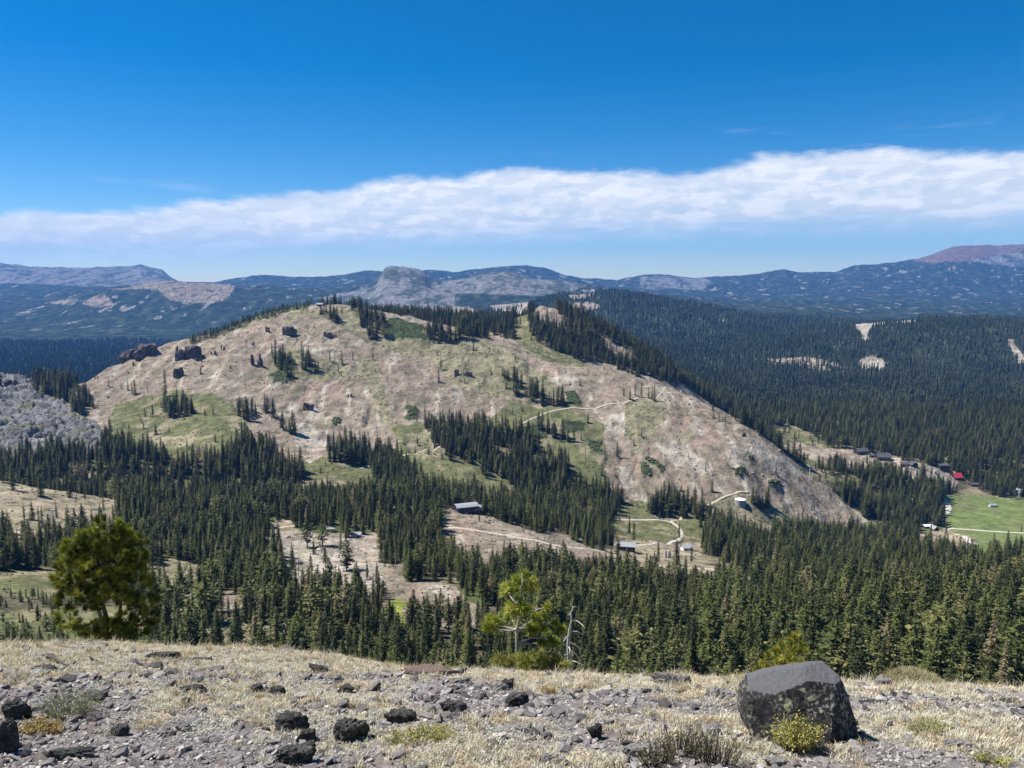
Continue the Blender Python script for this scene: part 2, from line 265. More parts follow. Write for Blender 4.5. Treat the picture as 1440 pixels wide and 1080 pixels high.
# class, (nearest, farthest) distance, tree density, outline in photo coordinates
HY = (700, 1420)
COVER = [
 # the bare hill
 ('T', (760, 1500), .004, [(100, 552), (108, 540), (150, 512), (210, 484), (250, 472), (310, 458), (370, 434), (430, 420), (480, 418), (545, 430), (590, 440), (640, 452), (700, 470), (750, 488), (800, 505), (850, 508), (900, 527),
   (960, 540), (1000, 562), (1050, 600), (1100, 632), (1150, 660), (1200, 690), (1245, 712), (1260, 735), (1250, 752), (1150, 752), (1080, 744), (1040, 735), (1010, 728), (985, 720), (960, 722), (945, 735), (850, 705), (790, 650), (740, 655), (700, 672), (730, 700),
   (700, 712), (630, 705), (590, 680), (560, 652), (520, 640), (470, 640), (440, 665), (415, 655), (370, 625), (300, 590), (265, 600), (262, 640), (200, 628), (160, 615), (130, 600)]),
 ('R', (850, 1260), 0, [(-250, 515), (0, 526), (30, 530), (62, 540), (80, 560), (110, 580), (135, 595), (150, 610), (140, 640), (60, 640), (0, 645), (-250, 640)]),
 ('F', (1050, 1260), .9, [(38, 545), (62, 538), (108, 540), (125, 555), (130, 572), (112, 572), (80, 562)]),
 # green and olive patches of the hill
 ('G', HY, .012, [(150, 585), (165, 570), (210, 555), (232, 548), (300, 552), (330, 570), (345, 590), (330, 640), (262, 645), (225, 640), (180, 630), (160, 620)]),
 ('G', HY, .012, [(425, 640), (450, 640), (500, 652), (560, 655), (600, 690), (560, 700), (480, 700), (430, 690)]),
 ('O', HY, .015, [(385, 455), (430, 428), (500, 428), (530, 450), (550, 470), (620, 470), (700, 480), (760, 520), (800, 545), (770, 555), (740, 545), (700, 560), (640, 540), (600, 500), (540, 490), (500, 470), (450, 445)]),
 ('G', HY, .012, [(420, 428), (490, 427), (530, 440), (545, 462), (530, 470), (505, 450), (490, 435), (440, 436)]),
 ('O', HY, .015, [(380, 500), (410, 480), (445, 500), (500, 512), (520, 520), (490, 535), (440, 532), (400, 540), (375, 530)]),
 ('O', HY, .015, [(505, 490), (530, 500), (545, 560), (560, 600), (545, 605), (520, 550), (505, 510)]),
 ('S', HY, 0, [(378, 525), (400, 520), (415, 535), (400, 540), (385, 537)]),
 ('S', HY, 0, [(570, 575), (582, 568), (590, 575), (585, 590), (572, 588)]),
 ('S', HY, 0, [(463, 592), (475, 585), (482, 590), (470, 600)]),
 ('S', HY, 0, [(540, 450), (560, 446), (600, 460), (610, 475), (570, 478), (540, 470)]),
 ('G', HY, .012, [(550, 600), (590, 592), (640, 610), (700, 580), (720, 552), (760, 575), (790, 560), (830, 585), (850, 600), (850, 650), (860, 700), (800, 690), (740, 700), (700, 705), (640, 705), (600, 690), (565, 655)]),
 ('O', HY, .015, [(570, 610), (610, 600), (650, 630), (620, 640), (575, 640)]),
 ('O', HY, .015, [(700, 530), (760, 540), (790, 560), (760, 572), (720, 560)]),
 ('S', HY, 0, [(735, 600), (760, 598), (775, 610), (770, 618), (738, 614)]),
 ('S', HY, 0, [(790, 592), (820, 593), (825, 606), (800, 608)]),
 ('S', HY, 0, [(790, 548), (812, 550), (816, 566), (798, 568)]),
 ('S', HY, 0, [(820, 618), (845, 620), (846, 636), (828, 632)]),
 ('O', HY, .015, [(880, 560), (930, 565), (940, 590), (920, 600), (890, 640), (880, 600)]),
 ('S', HY, 0, [(895, 648), (910, 650), (916, 668), (902, 664)]),
 ('S', HY, 0, [(910, 636), (922, 645), (938, 665), (932, 668), (914, 652)]),
 ('S', HY, 0, [(1026, 655), (1045, 658), (1047, 667), (1034, 667)]),
 ('S', HY, 0, [(1048, 636), (1060, 636), (1059, 643), (1050, 643)]),
 ('S', HY, 0, [(1080, 668), (1098, 672), (1092, 684), (1084, 680)]),
 ('O', HY, .015, [(960, 700), (1040, 695), (1080, 705), (1150, 730), (1240, 735), (1230, 752), (1100, 750), (1000, 735)]),
 ('W', HY, 0, [(920, 610), (960, 612), (985, 640), (1010, 660), (990, 672), (960, 655), (935, 640)]),
 ('W', HY, 0, [(880, 650), (905, 690), (930, 700), (900, 705), (870, 680), (865, 655)]),
 ('W', HY, 0, [(1040, 612), (1060, 612), (1105, 645), (1140, 668), (1110, 668), (1070, 645)]),
 ('W', HY, 0, [(400, 600), (425, 590), (470, 620), (440, 650), (425, 640)]),
 ('T', HY, 0, [(345, 600), (370, 585), (400, 600), (395, 625), (360, 620)]),
 # groves standing on the hill
 ('F', HY, 1.1, [(228, 572), (262, 570), (275, 580), (268, 588), (235, 586)]),
 ('F', HY, 1.0, [(333, 578), (352, 570), (360, 582), (350, 592), (338, 590)]),
 ('F', HY, 1.0, [(368, 570), (382, 575), (388, 590), (375, 588)]),
 ('F', HY, 1.0, [(398, 596), (412, 602), (414, 612), (402, 610)]),
 ('F', HY, 1.0, [(386, 500), (400, 498), (416, 512), (414, 532), (394, 528)]),
 ('F', HY, .9, [(426, 505), (440, 505), (446, 520), (430, 520)]),
 ('F', (900, 1500), 1.0, [(496, 430), (520, 438), (548, 460), (540, 476), (522, 474), (506, 450)]),
 ('F', (900, 1500), .8, [(447, 436), (458, 436), (482, 450), (476, 456), (450, 444)]),
 ('F', (900, 1500), 1.0, [(595, 462), (640, 464), (648, 478), (600, 480)]),
 ('F', (900, 1500), .8, [(640, 455), (690, 470), (680, 478), (645, 470)]),
 ('F', HY, 1.1, [(706, 528), (722, 530), (745, 545), (770, 556), (792, 562), (794, 572), (760, 566), (715, 545)]),
 ('F', HY, 1.1, [(596, 596), (620, 590), (690, 598), (745, 605), (760, 635), (742, 645), (700, 632), (676, 652), (650, 650), (636, 645), (612, 622)]),
 ('F', HY, 1.1, [(762, 605), (776, 602), (800, 612), (800, 622), (768, 614)]),
 ('F', HY, 1.0, [(660, 655), (740, 640), (800, 655), (830, 690), (850, 680), (890, 715), (890, 745), (850, 765), (790, 745), (745, 700), (720, 680), (690, 668)]),
 ('F', (660, 900), 1.0, [(640, 700), (680, 702), (712, 706), (720, 728), (712, 740), (690, 738), (655, 724), (640, 712)]),
 ('F', (760, 1100), 1.0, [(458, 625), (500, 630), (560, 635), (570, 650), (590, 680), (625, 700), (625, 715), (560, 715), (530, 680), (520, 655), (470, 650)]),
 ('F', HY, 1.0, [(916, 708), (975, 700), (990, 712), (970, 726), (930, 722), (916, 716)]),
 ('F', HY, 1.1, [(1052, 698), (1075, 700), (1082, 714), (1056, 712)]),
 ('F', (1250, 1520), .9, [(262, 474), (300, 462), (370, 430), (430, 418), (446, 426), (430, 433), (372, 447), (310, 471), (270, 484)]),
 # valley clearings
 ('K', (440, 700), .03, [(-250, 690), (-40, 680), (0, 670), (60, 676), (150, 696), (166, 706), (160, 735), (120, 742), (100, 755), (60, 770), (30, 810), (0, 830), (-250, 830)]),
 ('G', (330, 460), 0, [(-100, 800), (40, 805), (130, 800), (135, 850), (60, 868), (-100, 875)]),
 ('G', (260, 360), .25, [(-100, 858), (60, 862), (130, 850), (220, 855), (240, 900), (200, 925), (-100, 925)]),
 ('O', (330, 480), .05, [(200, 795), (235, 785), (262, 790), (290, 800), (280, 830), (240, 850), (205, 840)]),
 ('T', (280, 420), .12, [(222, 836), (290, 830), (350, 832), (360, 850), (340, 868), (250, 870), (215, 865)]),
 ('O', (180, 330), .3, [(195, 868), (330, 866), (400, 880), (460, 925), (200, 935)]),
 ('W', (350, 640), .03, [(376, 742), (398, 728), (430, 748), (530, 750), (540, 775), (545, 820), (520, 868), (440, 872), (398, 830), (378, 768)]),
 ('T', (300, 520), 0, [(545, 790), (565, 792), (572, 820), (600, 818), (645, 828), (664, 848), (706, 856), (700, 880), (650, 905), (690, 925), (600, 935), (556, 925), (540, 870)]),
 ('Y', (280, 430), 0, [(546, 838), (562, 836), (572, 850), (568, 880), (545, 872)]),
 ('T', (440, 720), 0, [(622, 716), (650, 720), (690, 730), (720, 738), (780, 752), (830, 768), (880, 778), (884, 810), (850, 840), (790, 832), (740, 815), (690, 800), (640, 795), (625, 760)]),
 ('K', (420, 720), .05, [(862, 775), (900, 768), (960, 782), (1030, 800), (1075, 818), (1070, 868), (1010, 876), (940, 868), (880, 856)]),
 ('G', (600, 900), .03, [(858, 742), (870, 712), (905, 700), (925, 728), (992, 728), (992, 770), (960, 785), (880, 780), (862, 768)]),
 ('K', (560, 740), 0, [(880, 758), (985, 758), (985, 790), (880, 785)]),
 ('O', (150, 260), .1, [(1255, 930), (1320, 925), (1330, 960), (1250, 975)]),
 ('K', (420, 560), .1, [(1340, 795), (1500, 780), (1500, 825), (1400, 835), (1345, 825)]),
 # right valley
 ('M', (640, 1330), 0, [(1330, 694), (1375, 694), (1440, 704), (1700, 706), (1700, 808), (1335, 806), (1322, 720)]),
 ('K', (700, 1100), 0, [(1285, 728), (1330, 720), (1335, 745), (1375, 758), (1345, 795), (1290, 780)]),
 ('G', (1040, 1800), .1, [(1045, 572), (1090, 588), (1112, 610), (1118, 628), (1190, 640), (1160, 622), (1120, 600), (1090, 585), (1060, 570)]),
 ('G', (1040, 1700), .05, [(1080, 598), (1110, 608), (1140, 640), (1180, 655), (1130, 655), (1100, 636)]),
 ('T', (1040, 1500), 0, [(1108, 618), (1140, 625), (1215, 632), (1240, 660), (1200, 662), (1150, 648), (1115, 635)]),
 ('G', (1010, 1400), 0, [(1150, 664), (1200, 668), (1260, 690), (1240, 700), (1200, 692), (1165, 682)]),
 ('O', (930, 1300), .1, [(1100, 636), (1150, 664), (1210, 695), (1300, 730), (1300, 750), (1240, 745), (1200, 712)]),
 ('F', (930, 1300), 1.1, [(1168, 684), (1205, 692), (1250, 700), (1330, 720), (1330, 738), (1300, 750), (1240, 735), (1195, 712)]),
 ('W', (1080, 1500), .1, [(1205, 632), (1240, 640), (1300, 652), (1345, 664), (1345, 690), (1315, 682), (1260, 668), (1215, 655)]),
 ('F', (1000, 1320), 1.1, [(1196, 664), (1230, 660), (1320, 676), (1325, 722), (1290, 712), (1215, 686)]),
 # openings on the second ridge and in the far woods
 ('G', (1230, 1700), .03, [(725, 440), (740, 440), (752, 480), (800, 500), (830, 515), (790, 515), (740, 495), (722, 470)]),
 ('T', (1330, 1800), 0, [(748, 446), (756, 424), (772, 420), (786, 436), (796, 462), (775, 456)]),
 ('T', (1250, 2600), .1, [(842, 478), (850, 472), (880, 490), (895, 500), (880, 506), (860, 498)]),
 ('W', (2000, 4000), 0, [(1198, 458), (1230, 451), (1292, 447), (1292, 452), (1240, 458), (1222, 464), (1222, 480), (1214, 480), (1210, 468)]),
 ('W', (1800, 3200), 0, [(1205, 508), (1220, 500), (1240, 503), (1250, 512), (1240, 522), (1212, 520)]),
 ('W', (1800, 3200), 0, [(1416, 480), (1424, 482), (1445, 505), (1445, 516), (1432, 508), (1422, 494)]),
 ('T', (1500, 2600), .35, [(1040, 495), (1100, 498), (1160, 506), (1200, 518), (1160, 520), (1090, 512), (1045, 504)]),
 ('O', (1500, 2400), .45, [(1100, 580), (1170, 590), (1230, 600), (1220, 612), (1150, 604), (1100, 596)]),
 ('T', (3600, 5000), .05, [(795, 415), (812, 404), (850, 402), (846, 410), (828, 418), (812, 420)]),
 ('T', (3200, 5000), .2, [(800, 425), (830, 424), (850, 430), (825, 436), (804, 438)]),
 ('W', (3000, 5600), .1, [(690, 430), (715, 422), (740, 420), (750, 432), (735, 440), (700, 442)]),
 ('W', (2400, 5600), .1, [(600, 432), (660, 433), (680, 440), (660, 447), (610, 440)]),
 ('T', (4200, 8200), 0, [(148, 412), (190, 405), (240, 401), (330, 402), (330, 412), (318, 428), (300, 432), (270, 430), (240, 424), (220, 412), (185, 412)]),
 ('T', (4200, 8200), 0, [(116, 432), (128, 423), (146, 418), (162, 432), (140, 436)]),
 ('T', (4200, 8200), 0, [(60, 428), (75, 425), (110, 428), (104, 434), (80, 432)]),
 ('Q', (5400, 8200), 0, [(505, 408), (530, 405), (538, 378), (598, 380), (612, 400), (640, 415), (640, 440), (560, 445), (520, 430)]),
 ('Q', (5400, 8200), 0, [(612, 404), (645, 396), (680, 387), (720, 385), (750, 394), (800, 400), (830, 408), (780, 416), (720, 420), (650, 418)]),
 ('Q', (4800, 7500), 0, [(440, 425), (480, 412), (520, 408), (525, 420), (480, 430)]),
 ('Q', (8500, 13500), 0, [(-300, 370), (0, 373), (60, 380), (200, 377), (235, 386), (248, 402), (200, 408), (120, 402), (0, 400), (-300, 398)]),
 ('P', (10400, 13500), 0, [(1282, 370), (1310, 358), (1342, 350), (1385, 346), (1450, 345), (1560, 345), (1560, 360), (1440, 357), (1400, 364), (1360, 372), (1310, 374)]),
 ('Q', (10400, 13500), 0, [(1360, 372), (1400, 362), (1440, 358), (1500, 358), (1500, 372), (1420, 378)]),
 ('Q', (9500, 13500), 0, [(900, 392), (980, 392), (1000, 400), (990, 410), (900, 408)]),
]
SG = ZB / YG
PX, PY = topix(AG, SG)
wl = np.clip(YG / 40, 6, 400)
w1 = fbm(XG / 28, YG / 28, 3, 4); w2 = fbm(XG / 28, YG / 28, 9, 4)
amp = np.clip(6500 / YG, 1.2, 10)
PXw = PX + w1 * amp * 2; PYw = PY + w2 * amp
ci = {c: k for k, c in enumerate('FTGORSWKYQPM')}
CLS = np.zeros((NR, NC), np.int8); DEN = np.ones((NR, NC), np.float32)
for c, (y0, y1), dn, poly in COVER:
    r0, r1 = np.searchsorted(Yr, [y0, y1])
    m = inpoly(PXw[r0:r1], PYw[r0:r1], poly)
    CLS[r0:r1][m] = ci[c]; DEN[r0:r1][m] = dn
# ---- relief
far = sst(YG, 4500, 8000)
hill = ((CLS != 0) & (YG > 820) & (YG < 1500)).astype(np.float32)
bare = np.isin(CLS, [ci[k] for k in 'TWOK']).astype(np.float32)
def blur(m, n=3):
    for _ in range(n):
        m = (m + np.roll(m, 1, 0) + np.roll(m, -1, 0) + np.roll(m, 1, 1) + np.roll(m, -1, 1)) / 5
    return m
bs = blur(bare, 6)
wx = XG + 22 * fbm(XG / 90, YG / 90, 31, 3)
nG = fbm(XG / 110, YG / 110, 45, 3)
gul = 1 - np.abs(noise(wx / 34, YG / 130, 41)) * 2
gul2 = 1 - np.abs(noise(wx / 12, YG / 60, 43)) * 2
Zt = ZB.copy()
Zt += 2.2 * fbm(XG / 45, YG / 45, 5, 5) * sst(YG, 150, 300) * (1 - far)
Zt += bs * (YG > 700) * (-2.3 * gul * (.5 + sst(nG, -.2, .3)) - .9 * gul2 * sst(nG, -.1, .3) + 3.2 * fbm(XG / 26, YG / 26, 51, 6, .62) - 7 * np.abs(fbm(XG / 85, YG / 110, 53, 3)))
Zt += bs * (YG <= 700) * .8 * fbm(XG / 12, YG / 12, 52, 4)
rock = blur((CLS == ci['R']).astype(np.float32), 3)
rd = 1 - np.abs(fbm(XG / 17, YG / 17, 61, 3)) * 3
_st = ZB / 7 + 1.2 * fbm(XG / 60 + 3, YG / 60, 62, 3)
Zt += rock * (6 * rd + 9 * (sst(_st - np.floor(_st), .55, .95) - (_st - np.floor(_st))) + 6.0 * np.abs(fbm(XG / 9, YG / 9, 63, 4)))
Zt += (CLS == ci['S']) * 1.2
crest = np.exp(-((YG - kY[21][None, :]) / 900) ** 2)
Zt += far * (1 - .75 * crest) * (1 - .8 * np.exp(-((YG - 7500) / 260) ** 2)) * 55 * (1 - 2 * np.abs(fbm(XG / 1300, YG / 1300, 71, 5)))
Zt += far * 26 * fbm(XG / 330, YG / 330, 72, 5)
Zt += sst(YG, 1700, 2300) * (1 - far) * 22 * fbm(XG / 420, YG / 420, 73, 4) * (1 - .6 * np.exp(-((YG - 3000) / 200) ** 2) - .6 * np.exp(-((YG - 4200) / 250) ** 2))
# ---- albedo
TA = np.array
def mixc(a, b, t): return a + (b - a) * t[..., None]
nA = fbm(XG / 38, YG / 52, 81, 5); nB = fbm(XG / 9, YG / 14, 82, 4); nC = fbm(wx / 14, YG / 100, 83, 4); nD = fbm(XG / 120, YG / 160, 84, 3)
PAL = np.zeros((len(ci), 3))
for k, c in dict(F=(.085, .075, .047), T=(.236, .190, .142), G=(.128, .128, .060), O=(.195, .175, .108), R=(.17, .168, .17), S=(.045, .062, .026), W=(.35, .31, .25),
                 K=(.27, .222, .155), Y=(.2, .23, .05), Q=(.185, .18, .172), P=(.165, .112, .092), M=(.13, .165, .055)).items(): PAL[ci[k]] = c
CLSC = CLS.copy(); _h0, _h1 = np.searchsorted(Yr, [760, 1500]); _s = slice(_h0, _h1)
_sc = np.stack([blur((CLS[_s] == ci[k]).astype(np.float32), 12) + .30 * fbm(XG[_s] / 16, YG[_s] / 22, 700 + j, 5, .65) + .03 * (k == 'T') for j, k in enumerate('TGOW')])
_m = np.isin(CLS[_s], [ci[k] for k in 'TGOW']); CLSC[_s][_m] = np.array([ci[k] for k in 'TGOW'])[_sc.argmax(0)][_m]
C = PAL[CLSC]
isT = np.isin(CLSC, [ci['T'], ci['W']]); isG = np.isin(CLSC, [ci['G'], ci['O'], ci['K']])
C = np.where((CLSC == ci['M'])[..., None], mixc(C, TA((.17, .17, .08)), sst(nA, -.05, .3) * .7), C)
C = np.where(isT[..., None], mixc(C, TA((.268, .198, .152)), sst(nD, -.1, .35) * .6), C)                       # pinkish scree
C = np.where(isT[..., None], mixc(C, TA((.38, .34, .275)), sst(nC, .06, .36) * .75), C)                          # pale washes down the slope
C = np.where(isT[..., None], mixc(C, TA((.15, .135, .085)), sst(nA, .12, .34) * .65), C)                        # olive low growth
C = np.where(isT[..., None], mixc(C, TA((.11, .10, .065)), sst(nB, .16, .34) * .75), C)
C = np.where(isT[..., None], mixc(C, TA((.19, .15, .115)), sst(fbm(XG / 60, YG / 30, 85, 4), .1, .35) * .6), C)
C = np.where(isG[..., None], mixc(C, TA((.27, .225, .15)), sst(nA, .02, .3) * .75), C)
C = np.where(isG[..., None], mixc(C, TA((.055, .075, .03)), sst(nB, .12, .3) * .65), C)
C = np.where((CLS == ci['F'])[..., None], mixc(C, TA((.2, .165, .11)), sst(nA, .0, .3) * (YG < 2000)), C)
C = np.where((CLS == ci['F'])[..., None], mixc(C, TA((.09, .105, .04)), sst(nD, .0, .3) * (YG < 2000)), C)
C = np.where((CLS == ci['R'])[..., None], mixc(C, TA((.09, .085, .08)), sst(nB, .05, .3)), C)
C = np.where((CLS == ci['R'])[..., None], mixc(C, TA((.07, .066, .064)), sst(_st - np.floor(_st), .72, .95) * .8), C)
C = np.where((CLS == ci['R'])[..., None], mixc(C, TA((.15, .15, .08)), sst(nA, .15, .3) * .7), C)
# far woods: broken by granite where nothing else is drawn
fn = fbm(XG / 210, YG / 420, 91, 6, .68); fn2 = fbm(XG / 90, YG / 160, 92, 5, .65)
fw = (CLS == ci['F']) & (YG > 1800)
cf = mixc(np.broadcast_to(TA((.026, .036, .024)), C.shape), TA((.07, .085, .05)), sst(fn2, -.1, .4))
gr = sst(fn + .5 * fn2, .27, .36) * sst(YG, 5200, 6500) + sst(fn + .3 * fn2, .42, .6) * .8 * sst(YG, 2000, 3000) * (YG < 5200)
cf = mixc(cf, TA((.27, .25, .22)), gr)
C = np.where(fw[..., None], cf, C)
isQ = (CLS == ci['Q']) | (CLS == ci['P'])
q = sst(fbm(XG / 170, YG / 500, 95, 6, .7), -.05, .12)
C = np.where(isQ[..., None], mixc(C, TA((.05, .065, .045)), q * np.where(CLS == ci['P'], .25, .85)), C)
C = np.where(((CLS == ci['T']) & (YG > 4000))[..., None], mixc(C, TA((.05, .06, .04)), sst(fn2, .1, .3) * .8), C)
DEN *= np.where(fw & (gr > .45), .15, 1)
DEN = np.where((CLS == ci['F']) & (YG >= 1600), DEN * (.55 + .5 * sst(fbm(XG / 70, YG / 90, 98, 4), -.3, 0)), DEN)
DEN = np.where((CLS == ci['F']) & (YG < 1600), DEN * (.30 + .95 * sst(fbm(XG / 30, YG / 30, 97, 4), -.24, .06)), DEN)

V = np.stack([XG, YG, Zt], -1).reshape(-1, 3)
ii = np.arange(NR * NC).reshape(NR, NC)
def grid_faces(r0, r1): q = ii[r0:r1]; return np.stack([q[:-1, :-1], q[:-1, 1:], q[1:, 1:], q[1:, :-1]], -1).reshape(-1, 4)
def m_ground():
    t = NT('terrain_ground'); oc = t.obco()
    n1 = t.noise(.55, 8, .7, oc); n2 = t.noise(.06, 6, .65, oc); n3 = t.noise(.013, 6, .7, oc)
    c = t.mix(1.0, t.attr(), t.ramp(n1, (.32, .5), (.5, 1.0), (.66, 1.45)), 'MULTIPLY')
    c = t.mix(1.0, c, t.ramp(n2, (.36, .70), (.64, 1.25)), 'MULTIPLY')
    t.base(t.mix(1.0, c, t.ramp(n3, (.35, .85), (.65, 1.15)), 'MULTIPLY'))
    t.bump(t.math('ADD', n1, t.math('MULTIPLY', n2, 6.0)), .8, .9); t.b.inputs['Roughness'].default_value = 1; t.b.inputs['Specular IOR Level'].default_value = .05
    return t.m
def m_far():
    t = NT('mountain_ground'); oc = t.obco()
    n1 = t.noise(.02, 9, .72, oc); n2 = t.noise(.0035, 8, .7, oc)
    c = t.mix(1.0, t.attr(), t.ramp(n1, (.38, .55), (.62, 1.45)), 'MULTIPLY'); t.base(c)
    t.bump(t.math('ADD', n1, t.math('MULTIPLY', n2, 4.0)), .9, 22); t.b.inputs['Roughness'].default_value = 1; t.b.inputs['Specular IOR Level'].default_value = 0
    return t.m
rs = int(np.searchsorted(Yr, 4700))
def sheet(name, r0, r1, mat):
    sub = slice(r0 * NC, r1 * NC)
    f = grid_faces(r0, r1) - r0 * NC
    return tag(obj(name, mesh_np(name, V[sub], f, mat, C.reshape(-1, 3)[sub], True)), kind='structure')
sheet('valley_terrain', 0, rs, m_ground())
sheet('distant_mountains', rs - 1, NR, m_far())

def zat(x, y):
    """terrain height by bilinear lookup"""
    x = np.asarray(x, float); y = np.asarray(y, float); a = x / y
    r = np.clip(np.searchsorted(Yr, y) - 1, 0, NR - 2); c = np.clip(np.searchsorted(ac, a) - 1, 0, NC - 2)
    t = np.clip((y - Yr[r]) / (Yr[r + 1] - Yr[r]), 0, 1); u = np.clip((a - ac[c]) / (ac[c + 1] - ac[c]), 0, 1)
    return (Zt[r, c] * (1 - u) + Zt[r, c + 1] * u) * (1 - t) + (Zt[r + 1, c] * (1 - u) + Zt[r + 1, c + 1] * u) * t
ST_ = Zt / YG
HOR = np.maximum.accumulate(ST_, 0)
def hit(px, py, lo=150):
    """where the sight line through a photo point first meets the ground"""
    a, s = ray(px, py); a = float(a); s = float(s); c = int(np.clip(np.searchsorted(ac, a), 1, NC - 1))
    u = (a - ac[c - 1]) / (ac[c] - ac[c - 1]); k = ST_[:, c - 1] * (1 - u) + ST_[:, c] * u
    i0 = int(np.searchsorted(Yr, lo)); g = np.nonzero(k[i0:] >= s)[0]
    if len(g) == 0: i = i0 + int(np.argmax(k[i0:]))
    else: i = i0 + int(g[0])
    if i == 0: y = Yr[0]
    else:
        d = k[i] - k[i - 1]; t = (s - k[i - 1]) / d if d > 0 else 1
        y = Yr[i - 1] + np.clip(t, 0, 1) * (Yr[i] - Yr[i - 1])
    return Vector((a * y, y, float(zat(a * y, y))))
# ================================================================ FOREGROUND RIDGE
def _crest():
    xs, ys = [], []
    for px, py in [(-500, 905), (0, 905), (60, 902), (130, 900), (220, 904), (330, 908), (400, 912), (460, 922), (510, 934), (600, 943), (700, 944), (740, 945), (850, 951), (950, 954), (1030, 954), (1130, 958), (1230, 965), (1440, 968), (2000, 970)]:
        a, s = ray(px, py + 1 + 5 * (px < 450)); yc = 3.2 / (-float(s) - .17); xs.append(float(a) * yc); ys.append(yc)
    return np.array(xs), np.array(ys)
CRX, CRY = _crest()
def fg_base(x, y):
    yc = np.interp(x, CRX, CRY); c = 1.6 / yc ** 2
    yk = (.80 - .17) / (2 * c); yy = np.clip(y, 0, None)
    z = -1.6 - .17 * y - c * np.minimum(yy, yk) ** 2 - np.where(yy > yk, (yy - yk) * 2 * c * yk, 0)
    kx, ky = 7.3, 13.6                                                        # brown grassy hump beyond the rim on the right
    z = z + 1.0 * np.exp(-((x - kx) / .85) ** 2 - ((y - ky) / 1.3) ** 2)
    return z
def fgz(x, y):
    x = np.asarray(x, float); y = np.asarray(y, float)
    return fg_base(x, y) + .055 * fbm(x / 1.3, y / 1.3, 201, 4) + .022 * fbm(x / .3, y / .3, 202, 3)
def rockiness(x, y):
    """>0 stony, <0 grassy"""
    return fbm(x / 1.15 + 4, y / 1.5, 210, 4) * 1.5 + .03 - .5 * sst(y, 5.6, 8.0) - .16 * sst(x, .3, 2.5) + .12 * sst(4.2 - y, 0, 1.2)
gx = np.concatenate([np.linspace(-26, -9, 40)[:-1], np.linspace(-9, 9, 620), np.linspace(9, 26, 40)[1:]])
gy = np.concatenate([np.linspace(-6, 2, 40)[:-1], np.linspace(2, 12, 380), np.geomspace(12, 48, 90)[1:]])
GX, GY = np.meshgrid(gx, gy); GZ = fgz(GX, GY)
rk = rockiness(GX, GY)
GC = mixc(np.broadcast_to(TA((.44, .37, .26)), GX.shape + (3,)), TA((.26, .235, .215)), sst(rk, -.12, .12))
GC = mixc(GC, TA((.15, .13, .12)), sst(fbm(GX / .12, GY / .16, 220, 3), 0, .4) * .6)
GC = mixc(GC, TA((.24, .21, .12)), sst(np.exp(-((GX - 7.3) / 1.3) ** 2 - ((GY - 13.6) / 2) ** 2), .2, .6))
nj = len(gx); jj = np.arange(GX.size).reshape(GX.shape)
ff = np.stack([jj[:-1, :-1], jj[:-1, 1:], jj[1:, 1:], jj[1:, :-1]], -1).reshape(-1, 4)
def m_fg():
    t = NT('ridge_ground'); oc = t.obco(); n1 = t.noise(38, 8, .75, oc); n2 = t.noise(7, 5, .6, oc)
    v = t.node('ShaderNodeTexVoronoi'); v.inputs['Scale'].default_value = 34; t.link(oc, v.inputs['Vector'])
    c = t.mix(1.0, t.attr(), t.ramp(n1, (.3, .5), (.5, .95), (.7, 1.4)), 'MULTIPLY')
    c = t.mix(.35, c, t.mix(1.0, c, t.ramp(v.outputs['Color'], (.1, .5), (.9, 1.6)), 'MULTIPLY'))
    t.base(t.mix(1.0, c, t.ramp(n2, (.35, .8), (.65, 1.2)), 'MULTIPLY'))
    t.bump(t.math('ADD', n1, t.math('MULTIPLY', v.outputs['Distance'], -.8)), 1, .03); t.b.inputs['Roughness'].default_value = 1
    return t.m
tag(obj('ridge_ground', mesh_np('ridge_ground', np.stack([GX, GY, GZ], -1).reshape(-1, 3), ff, m_fg(), GC.reshape(-1, 3), True)), kind='structure')
def fghit(px, py):
    """foreground ground point under a photo pixel"""
    a, s = ray(px, py); a = float(a); s = float(s); y = np.linspace(2.2, 16, 1400); d = fgz(a * y, y) - s * y
    g = np.nonzero(d > 0)[0]; i = g[0] if len(g) else int(np.argmax(d)); return Vector((a * y[i], y[i], float(fgz(a * y[i], y[i]))))

# ---- gravel: angular stones
def ico(sub):
    bm = bmesh.new(); bmesh.ops.create_icosphere(bm, subdivisions=sub, radius=1)
    v = np.array([x.co[:] for x in bm.verts]); f = np.array([[w.index for w in p.verts] for p in bm.faces]); bm.free(); return v, f
IV1, IF1 = ico(1)
def scatter_stones(name, x, y, size, colors, label_kind=None, mat=None):
    n = len(x); v = IV1[None].repeat(n, 0); v = np.sign(v) * np.abs(v) ** .55 * (1 + RNG.uniform(-.42, .35, (n, len(IV1), 1))) * .85
    v *= RNG.uniform(.45, 1.45, (n, 1, 3)) * np.array([1, 1, .6]) * size[:, None, None]
    an = RNG.uniform(0, 6.28, n); ti = RNG.normal(0, .35, n); c, s = np.cos(an)[:, None], np.sin(an)[:, None]
    X = v[..., 0] * c - v[..., 1] * s; Y = v[..., 0] * s + v[..., 1] * c; Z_ = v[..., 2] + X * np.sin(ti)[:, None]
    z = fgz(x, y) + size * RNG.uniform(-.05, .35, n)
    W = np.stack([X + x[:, None], Y + y[:, None], Z_ + z[:, None]], -1).reshape(-1, 3)
    f = (IF1[None] + (np.arange(n) * len(IV1))[:, None, None]).reshape(-1, 3)
    cc = np.repeat(colors, len(IV1), 0)
    return tag(obj(name, mesh_np(name, W, f, mat, cc)), kind='stuff')
M_STONE = m_attr('stone', 22, .35, .95, .01)
n = 190000; y = RNG.uniform(2.3, 10.5, n) ** 1.0; x = RNG.uniform(-1.2, 1.2, n) * y
